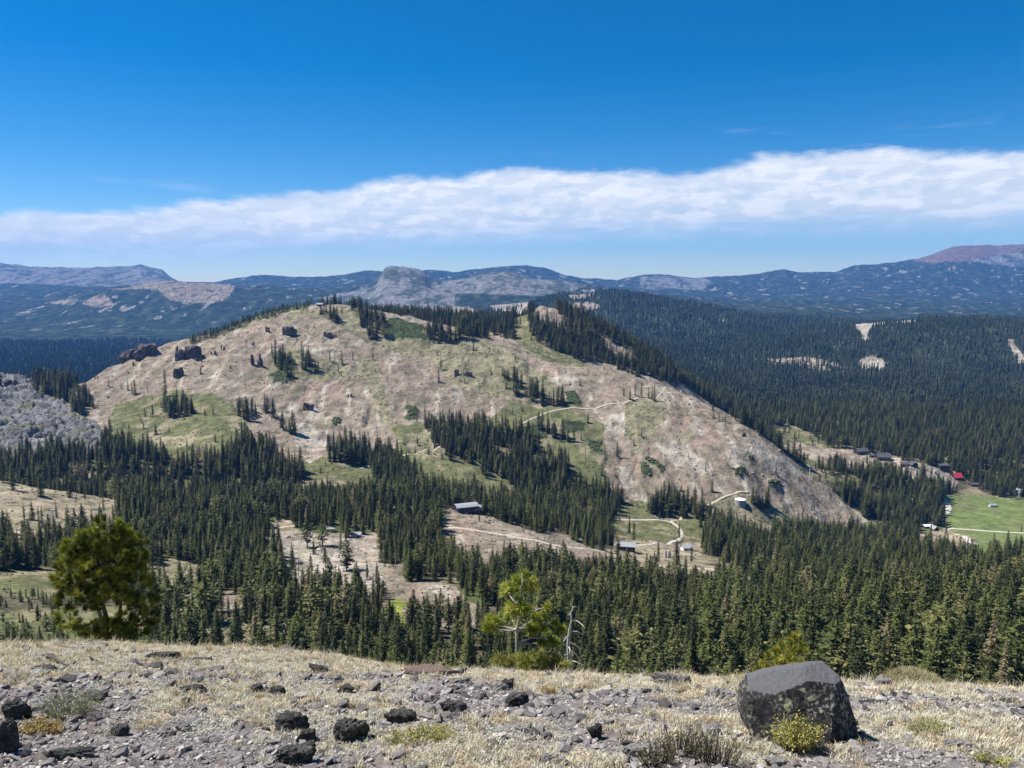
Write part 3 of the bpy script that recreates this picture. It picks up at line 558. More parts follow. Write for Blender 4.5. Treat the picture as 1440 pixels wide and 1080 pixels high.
rr = rockiness(x, y); keep = RNG.random(n) < np.clip(.55 + 2.0 * rr, .22, 1) * np.clip(1.25 - y / 11, .35, 1) * .95
x, y, rr = x[keep], y[keep], rr[keep]; n = len(x)
size = np.clip(.006 * RNG.pareto(2.1, n) + .0055, .0055, .045) * np.clip(y / 5, .8, 1.15)
pal = TA([(.29, .265, .25), (.21, .185, .18), (.36, .33, .30), (.12, .11, .105), (.46, .43, .38), (.25, .20, .18), (.31, .29, .27)])
cl = pal[RNG.choice(7, n, p=[.25, .22, .14, .17, .05, .08, .09])] * RNG.uniform(.7, 1.25, (n, 1)) * np.where(size > .022, .62, 1.0)[:, None]
scatter_stones('gravel', x, y, size, cl, mat=M_STONE)

# ---- grasses
def blades(x, y, h, lean, cols, w=.0032, z=None):
    n = len(x); az = RNG.uniform(0, 6.28, n); z0 = fgz(x, y) - .004 if z is None else z
    dx, dy = np.cos(az), np.sin(az); bx = -dy * w; by = dx * w
    L = lean * h
    def pt(t, side, wd): return np.stack([x + dx * L * t * t + side * bx * wd, y + dy * L * t * t + side * by * wd, z0 + h * t * (1 - .25 * t * lean)], -1)
    v = np.stack([pt(0, -1, 1), pt(0, 1, 1), pt(.55, -1, .8), pt(.55, 1, .8), pt(1, 0, 0)], 1).reshape(-1, 3)
    b = (np.arange(n) * 5)[:, None]
    return v, [np.concatenate([b + 0, b + 1, b + 3, b + 2], 1), np.concatenate([b + 2, b + 3, b + 4], 1)], np.repeat(cols, 5, 0)
def m_grass():
    t = NT('dry_grass'); t.base(t.attr()); t.b.inputs['Roughness'].default_value = .7
    tr = t.node('ShaderNodeBsdfTranslucent'); t.link(t.attr(), tr.inputs['Color']); mx = t.node('ShaderNodeMixShader'); mx.inputs[0].default_value = .3
    t.link(t.b.outputs[0], mx.inputs[1]); t.link(tr.outputs[0], mx.inputs[2]); t.link(mx.outputs[0], t.n['Material Output'].inputs[0]); return t.m
M_GRASS = m_grass()
def tufts(nt, nb, hmin, hmax, rad, thr, pal, seedoff, w, ymin=2.3, ymax=11.5, bias=0):
    nt = int(nt * 1.25); y = RNG.uniform(ymin, ymax, nt); x = RNG.uniform(-1.2, 1.2, nt) * y
    r = rockiness(x, y) + .75 * noise(x / .42, y / .5, seedoff) + bias; k = RNG.random(nt) < np.clip((thr - r) * 3.2, .0, 1)
    x, y = x[k], y[k]; n = len(x); hh = RNG.uniform(hmin, hmax, n); c = pal[RNG.integers(0, len(pal), n)] * RNG.uniform(.8, 1.15, (n, 1))
    rr_ = np.repeat(rad * RNG.uniform(.5, 1.4, n), nb) * np.sqrt(RNG.random(n * nb)); an = RNG.uniform(0, 6.28, n * nb)
    X = np.repeat(x, nb) + rr_ * np.cos(an); Y = np.repeat(y, nb) + rr_ * np.sin(an)
    return blades(X, Y, np.repeat(hh, nb) * RNG.uniform(.5, 1.15, n * nb), RNG.uniform(.1, 1.0, n * nb), np.repeat(c, nb, 0) * RNG.uniform(.8, 1.15, (n * nb, 1)), w)
def hump_tufts():
    n = 1500; x = RNG.normal(7.3, .8, n); y = RNG.normal(13.3, 1.0, n); nb = 22; c = TA([(.34, .30, .17), (.26, .25, .11), (.42, .37, .23), (.22, .17, .10)])[RNG.integers(0, 4, n)]
    an = RNG.uniform(0, 6.28, n * nb); rr_ = .07 * np.sqrt(RNG.random(n * nb)); X = np.repeat(x, nb) + rr_ * np.cos(an); Y = np.repeat(y, nb) + rr_ * np.sin(an)
    return blades(X, Y, RNG.uniform(.05, .16, n * nb), RNG.uniform(.1, 1.0, n * nb), np.repeat(c, nb, 0) * RNG.uniform(.75, 1.2, (n * nb, 1)), .005)
def join_np(parts):
    vs, fs, cs = [], {}, []; b = 0
    for v, f, c in parts:
        for q in f: fs.setdefault(q.shape[1], []).append(q + b)
        vs.append(v); cs.append(c); b += len(v)
    return np.concatenate(vs), [np.concatenate(q) for q in fs.values()], np.concatenate(cs)
straw = TA([(.64, .56, .39), (.56, .47, .30), (.74, .67, .50), (.40, .31, .18), (.60, .55, .42)])
silver = TA([(.60, .57, .46), (.55, .53, .44), (.62, .58, .45), (.47, .48, .36)])
v, f, c = join_np([tufts(16000, 24, .025, .065, .045, .06, straw, 301, .0026), tufts(1500, 22, .07, .14, .05, -.08, straw, 302, .0022, ymin=5.2), hump_tufts()])
tag(obj('dry_grass', mesh_np('dry_grass', v, f, M_GRASS, c)), kind='stuff')
v, f, c = tufts(20000, 22, .012, .035, .06, .08, silver, 310, .004)
tag(obj('pale_ground_cover', mesh_np('pale_ground_cover', v, f, M_GRASS, c)), kind='stuff')

# ---- rocks one can point to
def m_rock(name, c1, c2, lichen=None, spots=None, sc=9, grey_top=None):
    t = NT(name); oc = t.obco(); n = t.noise(sc, 8, .68, oc); n2 = t.noise(sc * 5, 6, .7, oc)
    c = t.mix(t.ramp(n, (.38, 0), (.62, 1)), c1, c2)
    if lichen is not None:
        v = t.node('ShaderNodeTexVoronoi'); v.inputs['Scale'].default_value = sc * 3.2; t.link(oc, v.inputs['Vector'])
        k = t.math('MULTIPLY', t.ramp(n2, (.52, 0), (.56, 1)), t.ramp(t.noise(sc * .55, 3, .6, oc), (.40, 0), (.58, 1))); c = t.mix(k, c, lichen)
    if spots is not None: c = t.mix(t.ramp(t.noise(sc * 1.3, 3, .5, t.node('ShaderNodeTexCoord').outputs['Object']), (.63, 0), (.67, 1)), c, spots)
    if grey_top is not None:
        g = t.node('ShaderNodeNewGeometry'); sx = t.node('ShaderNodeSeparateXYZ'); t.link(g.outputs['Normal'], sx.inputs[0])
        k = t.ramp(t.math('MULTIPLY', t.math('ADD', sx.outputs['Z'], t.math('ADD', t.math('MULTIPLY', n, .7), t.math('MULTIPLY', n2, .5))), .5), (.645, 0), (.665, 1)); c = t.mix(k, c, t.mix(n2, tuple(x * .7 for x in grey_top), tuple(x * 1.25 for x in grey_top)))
    t.base(c); t.b.inputs['Roughness'].default_value = .92; t.bump(t.math('ADD', n, t.math('MULTIPLY', n2, .5)), .9, .02); return t.m
M_DARK = m_rock('dark_volcanic_rock', (.028, .027, .028), (.07, .066, .064), (.16, .16, .12), None, 14)
M_GREY = m_rock('grey_rock', (.13, .12, .115), (.24, .225, .21), (.34, .32, .27), None, 12)
M_PALE = m_rock('pale_rock', (.42, .38, .33), (.6, .56, .5), None, None, 12)
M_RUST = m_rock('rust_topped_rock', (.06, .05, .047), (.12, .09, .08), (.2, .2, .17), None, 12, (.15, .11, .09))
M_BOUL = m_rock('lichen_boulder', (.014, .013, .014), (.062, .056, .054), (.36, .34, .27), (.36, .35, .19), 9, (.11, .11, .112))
def rock_np(seed, planes, sub=4, rough=.07, soft=9):
    v, f = ico(sub); r = random.Random(seed); nn = np.array([p[:3] for p in planes], float); nn /= np.linalg.norm(nn, axis=1)[:, None]; d = np.array([p[3] for p in planes])
    dots = v @ nn.T; rad = ((np.where(dots > .05, np.maximum(dots, .05) / d, 0) ** soft).sum(1)) ** (-1 / soft); q = v * rad[:, None]
    s = seed * 3.1
    nz = fbm(q[:, 0] * 2.3 + s, q[:, 1] * 2.3 + q[:, 2] * 1.7, seed, 4) + .6 * fbm(q[:, 2] * 2.9 + s, q[:, 0] * 2.9 - q[:, 1] * 2, seed + 5, 4)
    return q * (1 + rough * nz)[:, None], f
def rnd_planes(r, n=9):
    P_ = [(0, 0, 1, r.uniform(.5, .9)), (0, 0, -1, .6)]
    for _ in range(n): P_.append((r.gauss(0, 1), r.gauss(0, 1), r.gauss(0, .6), r.uniform(.75, 1.0)))
    return P_
def place_rock(px, py, w, h, mat, label, name='rock', seed=None, depth=None, group=None, sink=.12):
    seed = seed or int(px * 7 + py); r = random.Random(seed); p = fghit(px, py); depth = depth or min(.8, max(.3, 1.1 * h / w)); W = w / F * p.y * 1.1; H = max(.5 * h, h - .35 * depth * w) / F * p.y * 1.15
    v, f = rock_np(seed, rnd_planes(r), 5 if w > 30 else 4, .30)
    ext = v.max(0) - v.min(0); v = v * (np.array([W, max(W * depth, .02), H * 1.25]) / ext)
    v[:, 2] -= v[:, 2].min() + H * (sink + .1)
    me = mesh_np(name, v, f, mat, None, False); me.polygons.foreach_set('use_smooth', np.zeros(len(f), bool))
    o = obj(name, me, None, (p.x, p.y + W * depth * .5, float(fgz(p.x, p.y + W * depth * .35)) - H * sink * .2)); o.rotation_euler = (0, 0, 0)
    return tag(o, label, 'rock', group)
# the big boulder
bp = fghit(1128, 1040)
K = bp.y / F
sil = [(1039, 968), (1047, 951), (1075, 941), (1105, 934), (1135, 929), (1168, 926), (1181, 941), (1196, 975), (1214, 1022), (1217, 1046), (1150, 1050), (1050, 1042), (1040, 1005)]
cx_, cz_ = 1125, 995; planes = []
for i in range(len(sil)):
    (x1, y1), (x2, y2) = sil[i], sil[(i + 1) % len(sil)]
    X1, Z1, X2, Z2 = (x1 - cx_), -(y1 - cz_), (x2 - cx_), -(y2 - cz_)
    nx, nz = -(Z2 - Z1), (X2 - X1); L = math.hypot(nx, nz); nx /= L; nz /= L
    dd = nx * X1 + nz * Z1
    if dd < 0: nx, nz, dd = -nx, -nz, -dd
    planes.append((nx, .12 if nz > .3 else 0, nz, dd * K))
planes += [(-.03, -1, .45, 46 * K), (-.5, -1, .3, 58 * K), (.8, -1, .25, 60 * K), (.1, -.35, 1, 62 * K), (-.3, -.4, 1, 58 * K), (0, 1, .25, 34 * K), (0, 0, -1, 60 * K)]
v, f = rock_np(11, planes, 6, .0, 200)
nz_ = fbm(v[:, 0] * 9, v[:, 1] * 9 + v[:, 2] * 7, 5, 5); v = v * (1 + .028 * nz_ + .016 * fbm(v[:, 0] * 40, v[:, 2] * 40 + v[:, 1] * 30, 6, 3))[:, None]
bo = obj('boulder', mesh_np('boulder', v, f, M_BOUL, None, True), None, (bp.x + 9 * K, bp.y + 46 * K, bp.z + 27 * K))
tag(bo, 'big dark boulder with smooth grey top and pale lichen crust, on the ridge grass', 'boulder')
ROCKS = [
 (404, 1034, 50, 38, M_DARK, 'round black rock on the gravel, left of the pair of black rocks'),
 (478, 1046, 52, 40, M_DARK, 'craggy black rock, left one of the touching pair in the gravel'),
 (518, 1048, 48, 44, M_DARK, 'black rock with mossy side, right one of the touching pair in the gravel'),
 (560, 1020, 46, 22, M_DARK, 'dark angular rock behind the yellow green plant'),
 (412, 1079, 60, 34, M_DARK, 'black mossy rock cut by the bottom edge, below the round black rock'),
 (164, 1036, 30, 20, M_DARK, 'small dark rock right of the orange tuft on the left'),
 (8, 1062, 28, 52, M_DARK, 'tall black rock at the left edge of the picture'),
 (12, 1012, 38, 34, M_DARK, 'dark rock at the left edge behind the tall black one'),
 (272, 976, 40, 16, M_DARK, 'flat dark rock in the middle of the left gravel patch'),
 (432, 1044, 26, 22, M_DARK, 'small black rock wedged right of the round black rock'),
 (222, 927, 52, 14, M_DARK, 'long low dark rock in the grass at the rim, right of the bushy pine'),
 (283, 930, 44, 7, M_DARK, 'thin dark slab in the pale grass at the rim'),
 (192, 936, 20, 10, M_GREY, 'small grey rock just below the long low rim rock'),
 (357, 976, 22, 16, M_DARK, 'small dark rock on the pale mat left of centre'),
 (391, 978, 30, 16, M_DARK, 'dark rounded rock beside the pale mat left of centre'),
 (449, 947, 32, 14, M_DARK, 'dark jagged rock in the pale mat below the rim'),
 (485, 975, 24, 15, M_DARK, 'dark rock above the pair of black rocks, in the grass'),
 (640, 1003, 40, 20, M_DARK, 'dark low rock in gravel below the rust topped slab'),
 (700, 972, 28, 16, M_GREY, 'dull purple grey rock in the grass near the centre'),
 (712, 972, 20, 20, M_DARK, 'small upright black rock beside the purple grey rock'),
 (724, 995, 34, 24, M_DARK, 'black rock in front of the purple grey rock near the centre'),
 (598, 949, 92, 13, M_RUST, 'long flat slab with rust coloured top on the rim'),
 (648, 962, 28, 10, M_GREY, 'small grey rock right of the rust topped slab'),
 (962, 966, 58, 22, M_GREY, 'broad grey lichen crusted rock left of the big boulder'),
 (1010, 984, 44, 22, M_GREY, 'grey wedge shaped rock between the broad grey rock and the big boulder'),
 (844, 1040, 24, 26, M_DARK, 'dark upright rock in the pale grass right of centre'),
 (770, 1076, 44, 20, M_GREY, 'grey angular rock at the bottom edge near the centre'),
 (896, 1066, 38, 20, M_GREY, 'grey brown rock near the bottom edge left of the weeds'),
 (1236, 974, 24, 10, M_PALE, 'small whitish rock in the grass right of the big boulder'),
 (1246, 967, 24, 18, M_GREY, 'grey rock behind the small whitish rock'),
 (1226, 991, 46, 7, M_DARK, 'thin dark slab in the pale grass right of the big boulder'),
 (1152, 1053, 42, 17, M_GREY, 'low green grey rock at the foot of the big boulder'),
 (1420, 989, 44, 8, M_DARK, 'thin dark slab near the right edge'),
 (1346, 1053, 42, 15, M_GREY, 'grey rock in the grass at the lower right'),
 (1094, 1078, 34, 16, M_GREY, 'pale grey rock at the bottom edge below the big boulder'),
 (255, 1030, 22, 12, M_GREY, 'small brown grey rock in the left gravel'),
 (700, 1040, 22, 10, M_PALE, 'small pale rock in the central gravel'),
 (1040, 1038, 16, 12, M_PALE, 'small bluish white rock at the left foot of the big boulder'),
 (60, 945, 40, 12, M_DARK, 'dark low rock in straw near the left edge'),
 (130, 988, 36, 14, M_DARK, 'dark rock beside the grey green bush at left'),
 (333, 1000, 26, 12, M_GREY, 'small grey rock in the gravel left of the round black rock'),
 (1200, 1020, 22, 14, M_GREY, 'small grey rock touching the right side of the big boulder'),
 (95, 1070, 70, 22, M_DARK, 'wide dark rock at the bottom edge in the left gravel'),
 (250, 1066, 44, 20, M_DARK, 'dark rock near the bottom edge left of the black mossy rock')]
for k, (px, py, w, h, m, lb) in enumerate(ROCKS): place_rock(px, py, w, h, m, lb, group='rocks lying on the ridge', seed=100 + k)

# ---- small plants
def leaf_plant(name, px, py, w, h, leafcol, stemcol, label, cat, nst=60, leaf=.012, nl=14, lie=.6, seed=1, tall=1.0):
    rg = np.random.default_rng(seed); p = fghit(px, py); W = w / F * p.y / 2; H = h / F * p.y * 1.05
    root = empty(name, p); tag(root, label, cat)
    sb = MB(); VL, CL = [], []; lc = TA(leafcol)
    for i in range(nst):
        an = rg.uniform(0, 6.28); rr = W * math.sqrt(rg.random()); bx, by = rr * math.cos(an), rr * math.sin(an) * .7
        ex = bx * rg.uniform(1, 1.3) + rg.normal(0, .25) * H * lie; ey = by * 1.1 + rg.normal(0, .25) * H * lie; eh = H * rg.uniform(.55, 1.1) * (1 - .45 * (rr / W) ** 2)
        z0 = float(fgz(p.x + bx, p.y + by)) - p.z
        a_ = Vector((bx * .7, by * .7, z0 - .01)); b_ = Vector((ex, ey, z0 + eh)); mid = (a_ + b_) / 2 + Vector((rg.normal(0, .01), 0, .01))
        sb.tube([a_, mid, b_], [.0022, .0016, .0008], 3, False)
        t = rg.uniform(.35, 1.05, nl)[:, None]; pt = (1 - t) ** 2 * TA(a_) + 2 * t * (1 - t) * TA(mid) + t * t * TA(b_) + rg.normal(0, .007, (nl, 3))
        u = rg.normal(0, 1, (nl, 3)) + [0, 0, .6]; u /= np.linalg.norm(u, axis=1)[:, None]; wv = np.cross(u, rg.normal(0, 1, (nl, 3))); wv /= np.linalg.norm(wv, axis=1)[:, None]
        L = leaf * rg.uniform(.6, 1.4, (nl, 1)); VL.append(np.stack([pt, pt + u * L * .5 + wv * L * .22, pt + u * L, pt + u * L * .5 - wv * L * .22], 1).reshape(-1, 3))
        CL.append(np.repeat(lc[rg.integers(0, len(lc), nl)] * rg.uniform(.75, 1.2, (nl, 1)), 4, 0))
    v = np.concatenate(VL); q = np.arange(len(v)).reshape(-1, 4)
    obj('leaves', mesh_np('leaves', v, q, M_GRASS, np.concatenate(CL)), root)
    sb.build('stems', m_plain('stem', stemcol, .3, 20), root)
    return root
yel = [(.42, .38, .09), (.50, .45, .14), (.33, .32, .08)]; org = [(.48, .31, .08), (.42, .36, .12), (.5, .4, .15)]; gg = [(.33, .34, .22), (.42, .41, .28), (.26, .28, .15)]
leaf_plant('low_shrub', 1120, 1054, 62, 50, yel + [(.5, .46, .2)], (.22, .12, .07), 'yellow green shrub with reddish stems in front of the big boulder', 'shrub', 190, .016, 16, seed=3)
leaf_plant('low_plant', 590, 1040, 104, 18, yel + gg[:1], (.2, .17, .06), 'yellow green mat plant right of the pair of black rocks', 'plant', 170, .014, 10, seed=4)
leaf_plant('low_plant', 58, 1032, 64, 26, org, (.3, .2, .08), 'orange yellow tuft in the left gravel', 'plant', 110, .013, 10, seed=5)
leaf_plant('low_shrub', 100, 1006, 84, 40, gg, (.3, .28, .18), 'grey green low bush above the orange tuft at left', 'shrub', 150, .014, 12, seed=6)
leaf_plant('low_plant', 1304, 1028, 62, 18, yel + gg, (.3, .28, .12), 'yellow green plant in the pale grass at right', 'plant', 90, .013, 10, seed=7)
leaf_plant('low_plant', 772, 975, 26, 14, org, (.3, .2, .08), 'small orange plant in the pale grass near the centre', 'plant', 40, .012, 8, seed=8)
leaf_plant('low_plant', 1030, 956, 50, 10, org + yel, (.3, .25, .1), 'golden tuft on the rim left of the big boulder', 'plant', 60, .014, 8, seed=9)
leaf_plant('low_plant', 1395, 1075, 60, 20, yel, (.3, .28, .12), 'yellow green plant at the lower right corner', 'plant', 60, .012, 8, seed=19)
for k, (px, py, w, h) in enumerate([(960, 1062, 70, 52), (1005, 1074, 80, 56), (925, 1076, 60, 40)]):
    leaf_plant('weed_clump', px, py, w, h, [(.13, .12, .06), (.2, .18, .08), (.1, .09, .05), (.3, .26, .14)], (.10, .075, .05),
               ['dark stalky weeds, rear clump left of the shrub by the big boulder', 'dark stalky weeds at the bottom edge below the shrub, right clump', 'dark stalky weeds at the bottom edge, left clump'][k], 'weeds', 90, .010, 10, seed=20 + k)
p = fghit(25, 935)
for k, (a, b, lb) in enumerate([((60, 925), (92, 938), 'dead stick lying in straw near the left edge')]):
    A, B = fghit(*a), fghit(*b); m = MB(); m.tube([A + Vector((0, 0, .03)), (A + B) / 2 + Vector((0, 0, .05)), B + Vector((0, 0, .02))], [.012, .015, .008], 6)
    tag(m.build('dead_stick', m_plain('stick', (.09, .07, .055), .3, 30)), lb, 'stick')

# ================================================================ PINES JUST BEYOND THE RIM
def m_needle(name, k=1.0):
    t = NT(name); t.base(t.mix(1.0, t.attr(), (k, k, k), 'MULTIPLY')); t.b.inputs['Roughness'].default_value = .55; t.b.inputs['Specular IOR Level'].default_value = .35
    tr = t.node('ShaderNodeBsdfTranslucent'); t.link(t.attr(), tr.inputs['Color']); mx = t.node('ShaderNodeMixShader'); mx.inputs[0].default_value = .16
    t.link(t.b.outputs[0], mx.inputs[1]); t.link(tr.outputs[0], mx.inputs[2]); t.link(mx.outputs[0], t.n['Material Output'].inputs[0]); return t.m
M_NEED = m_needle('pine_needles'); M_BARK = m_plain('pine_bark', (.13, .10, .08), .4, 25, .95, .01); M_PBARK = m_plain('pale_bark', (.36, .33, .30), .3, 25, .9, .006)
def needles(cent, dirs, rad, col, per, rg, wd=.0035, spread=1.15):
    """brushes of needles: cent (n,3), dirs (n,3), rad (n)"""
    n = len(cent); C_ = np.repeat(cent, per, 0); D = np.repeat(dirs, per, 0); R_ = np.repeat(rad, per)[:, None]
    u = D + rg.normal(0, spread * .6, (n * per, 3)); u /= np.linalg.norm(u, axis=1)[:, None]
    st = C_ - D * R_ * .5 * rg.random((n * per, 1)); en = st + u * R_ * rg.uniform(.65, 1.05, (n * per, 1))
    w = np.cross(u, rg.normal(0, 1, (n * per, 3))); w /= np.linalg.norm(w, axis=1)[:, None]; w *= wd
    v = np.stack([st - w * .6, st + w * .6, (st + en) / 2 + w, en, (st + en) / 2 - w], 1).reshape(-1, 3)
    c = np.repeat(np.repeat(col, per, 0) * rg.uniform(.7, 1.25, (n * per, 1)), 5, 0)
    return v, np.arange(len(v)).reshape(-1, 5), c
def branch_pts(a, b, rg, sag=.1):
    a, b = Vector(a), Vector(b); L = (b - a).length; out = []
    for t in (0, .3, .6, .85, 1): out.append(a.lerp(b, t) + Vector((rg.normal(0, .03) * L, rg.normal(0, .03) * L, -sag * L * math.sin(t * 3.14) + rg.normal(0, .02) * L)) * (0 if t in (0, 1) else 1))
    return out
def at(px, py, Y): a, s = ray(px, py); return Vector((float(a) * Y, Y, float(s) * Y))
# bushy pine on the left
def bushy_pine():
    rg = np.random.default_rng(5); Y0 = 12.2; g = at(152, 900, Y0); base = Vector((g.x, Y0, float(fgz(g.x, Y0)) - .1))
    root = empty('pine_tree', base); tag(root, 'bushy round pine with sunlit yellow green tips, rising behind the rim at left', 'pine tree')
    k = Y0 / F; sph = lambda px, py, dy=0: at(px, py, Y0 + dy) - base
    wood = MB(); stems = [[(150, 902), (150, 870), (143, 845), (150, 800), (158, 760), (152, 738)], [(152, 900), (168, 868), (172, 830), (186, 790), (192, 770)], [(150, 895), (140, 862), (126, 830), (112, 800), (106, 780)], [(160, 900), (185, 880), (205, 850)], [(145, 892), (120, 880), (98, 872)]]
    axis = []
    for i, st in enumerate(stems):
        pts = [base - base] if False else [Vector((rg.normal(0, .03), rg.normal(0, .03), 0))] + [sph(x, y, (i % 3) * .08 * j + .1) for j, (x, y) in enumerate(st)]
        r0 = [.05, .04, .04, .025, .02][i]; wood.tube(pts, [r0 * (1 - .75 * j / (len(pts) - 1)) for j in range(len(pts))], 8); axis += pts[2:]
    # crown outline (px, py) and random fill of brushes near its surface
    blobs = [(150, 752, 30, 26), (120, 775, 32, 28), (180, 778, 26, 30), (150, 785, 40, 34), (100, 805, 24, 28), (186, 812, 24, 32), (140, 820, 40, 24), (112, 838, 30, 16), (205, 842, 16, 22), (208, 868, 14, 12), (95, 868, 18, 13), (160, 846, 34, 14), (190, 880, 28, 14), (128, 760, 18, 18), (170, 756, 20, 18), (86, 815, 10, 14), (165, 872, 22, 12), (140, 884, 26, 12), (118, 882, 18, 10), (172, 892, 24, 10)]
    cc, dd, rr, col = [], [], [], []
    for bx, by, bw, bh in blobs:
        nb = int(bw * bh / 15)
        for _ in range(nb):
            d = rg.normal(0, 1, 3); d /= np.linalg.norm(d); q = rg.uniform(.80, 1.12)
            o = sph(bx, by) + Vector((d[0] * bw * q, d[1] * (bw + bh) / 2 * q * .95, d[2] * bh * q)) * k
            dr = TA(d) * .8 + [0, 0, .75]; cc.append(o); dd.append(dr / np.linalg.norm(dr)); rr.append(rg.uniform(.10, .15))
            col.append((.09, .12, .018) if rg.random() < .5 else (.32, .34, .05))
    for i in range(0, len(cc), 5):
        a_ = min(axis, key=lambda q: (q - Vector(cc[i])).length + max(0, q.z - cc[i].z) * 1.5); pts = branch_pts(a_, Vector(cc[i]), rg, .06); wood.tube(pts, [.014, .011, .008, .005, .003], 4, False)
    wood.build('trunk', M_BARK, root, True)
    v, f, c = needles(TA([list(q) for q in cc]), TA(dd), TA(rr), TA(col), 110, rg, .0034, .8); obj('crown', mesh_np('crown', v, f, M_NEED, c), root)
    return root
bushy_pine()
def open_pine(name, label, base_px, Y0, trunk, clumps, cat, rad, per, barkm, colr, wd, brown=0):
    rg = np.random.default_rng(int(base_px)); g = at(base_px, 940, Y0); base = Vector((g.x, Y0, float(fgz(g.x, Y0)) - .05)); root = empty(name, base); tag(root, label, cat)
    wood = MB(); pts = [Vector((0, 0, 0))] + [at(x, y, Y0) - base for x, y in trunk]; n = len(pts); wood.tube(pts, [.026 * (1 - .8 * i / (n - 1)) for i in range(n)], 8)
    cc, dd, rr, col = [], [], [], []
    for (x, y, r) in clumps:
        dy = rg.uniform(-.25, .3); c0 = at(x, y + r * .3, Y0 + dy) - base; a_ = min(pts[1:], key=lambda q: (q - c0).length + max(0, q.z - c0.z) * 1.5)
        wood.tube(branch_pts(a_, c0, rg, .05), [.012, .010, .008, .006, .004], 5, False)
        out = c0 - a_; out.z = abs(out.z) * .5; out = out.normalized() if out.length > .01 else Vector((0, 0, 1)); R0 = r / F * Y0
        for _ in range(max(4, int(r / 2.4))):
            d = TA(out) * .5 + rg.normal(0, .55, 3) + [0, 0, .75]; d /= np.linalg.norm(d); cc.append(TA(c0) + rg.normal(0, .32, 3) * R0); dd.append(d); rr.append(R0 * rg.uniform(.75, 1.1)); col.append(TA(colr[rg.integers(0, len(colr))]))
    wood.build('trunk', barkm, root, True)
    v, f, c = needles(TA(cc), TA(dd), TA(rr), TA(col), per, rg, wd); obj('crown', mesh_np('crown', v, f, M_NEED, c), root)
    return root
YG_ = [(.30, .34, .045), (.42, .42, .08), (.20, .25, .03)]
open_pine('pine_tree', 'slim young pine with yellow green needle tufts and pale trunk at the rim centre', 729, 9.6,
          [(728, 925), (727, 905), (727, 885), (730, 868), (728, 850), (729, 835), (735, 820), (734, 806)],
          [(733, 808, 17), (745, 816, 14), (713, 824, 16), (720, 830, 12), (746, 822, 12), (723, 850, 18), (735, 853, 14), (716, 858, 14), (697, 872, 16), (686, 877, 15), (704, 876, 11), (756, 872, 17), (750, 882, 15), (776, 892, 15), (764, 899, 12), (728, 876, 11), (772, 852, 10), (781, 871, 10), (792, 882, 11), (757, 862, 11)], 'pine tree', 1, 110, M_PBARK, YG_, .0032)
open_pine('pine_shrub', 'low yellow green pine shrub at the foot of the slim pine on the rim', 744, 9.3,
          [(742, 940), (744, 930)], [(700 + i * 8.2 + (i % 3), 936 - (7 - abs(i - 6.5)) * 1.6 - (i % 2) * 4, 15) for i in range(12)] + [(746, 920, 14), (760, 916, 13), (774, 922, 13), (733, 924, 12)], 'shrub', 1, 90, M_BARK, [(.26, .28, .05), (.3, .28, .08), (.18, .21, .03)], .0024)
open_pine('pine_tree', 'small yellow green pine peeking out behind the big boulder', 1100, 10.2,
          [(1100, 945), (1105, 925), (1115, 900), (1120, 890)],
          [(1120, 893, 10), (1110, 899, 10), (1128, 902, 10), (1098, 905, 10), (1092, 913, 10), (1106, 912, 11), (1120, 912, 11), (1132, 914, 9), (1084, 920, 10), (1098, 922, 11), (1112, 922, 11), (1126, 924, 10), (1076, 930, 10), (1090, 932, 10), (1066, 938, 9), (1080, 942, 10), (1064, 945, 9), (1100, 934, 10), (1116, 934, 10)], 'pine tree', 1, 80, M_BARK, [(.26, .26, .03), (.34, .31, .04), (.15, .17, .02)], .0024)
def snag():
    Y0 = 10.0; g = at(802, 950, Y0); base = Vector((g.x, Y0, float(fgz(g.x, Y0)) - .05)); m = MB(); L = lambda x, y, dy=0: at(x, y, Y0 + dy) - base
    br = MB()
    m.tube([Vector((0, 0, 0)), L(802, 945), L(800, 925), L(799, 905), L(801, 885), L(804, 872), L(803, 862), L(806, 853)], [.035, .032, .028, .024, .018, .013, .009, .004], 7)
    for pts in [[(801, 888), (812, 888), (820, 893)], [(805, 871), (813, 874), (820, 880), (823, 884)], [(800, 903), (809, 907), (817, 914)], [(799, 908), (802, 914), (800, 920)], [(800, 916), (810, 920), (816, 930), (818, 938)], [(805, 854), (811, 853)], [(803, 862), (800, 865)],
                [(801, 930), (794, 936), (790, 944)], [(801, 928), (811, 931), (820, 936)], [(800, 935), (808, 945), (812, 952)], [(799, 895), (795, 898), (792, 903)], [(799, 922), (793, 921)]]:
        dy = random.uniform(-.1, .25); br.tube([L(x, y, dy * i) for i, (x, y) in enumerate(pts)], [.011 * (1 - .6 * i / (len(pts) - 1)) for i in range(len(pts))], 5)
    root = empty('dead_tree', base); tag(root, 'bleached dead tree with crooked bare branches right of the slim pine', 'dead tree')
    M = m_plain('bleached_wood', (.42, .40, .37), .25, 30, .8, .004); m.add(br.v, br.f); m.build('trunk', M, root, True)
snag()
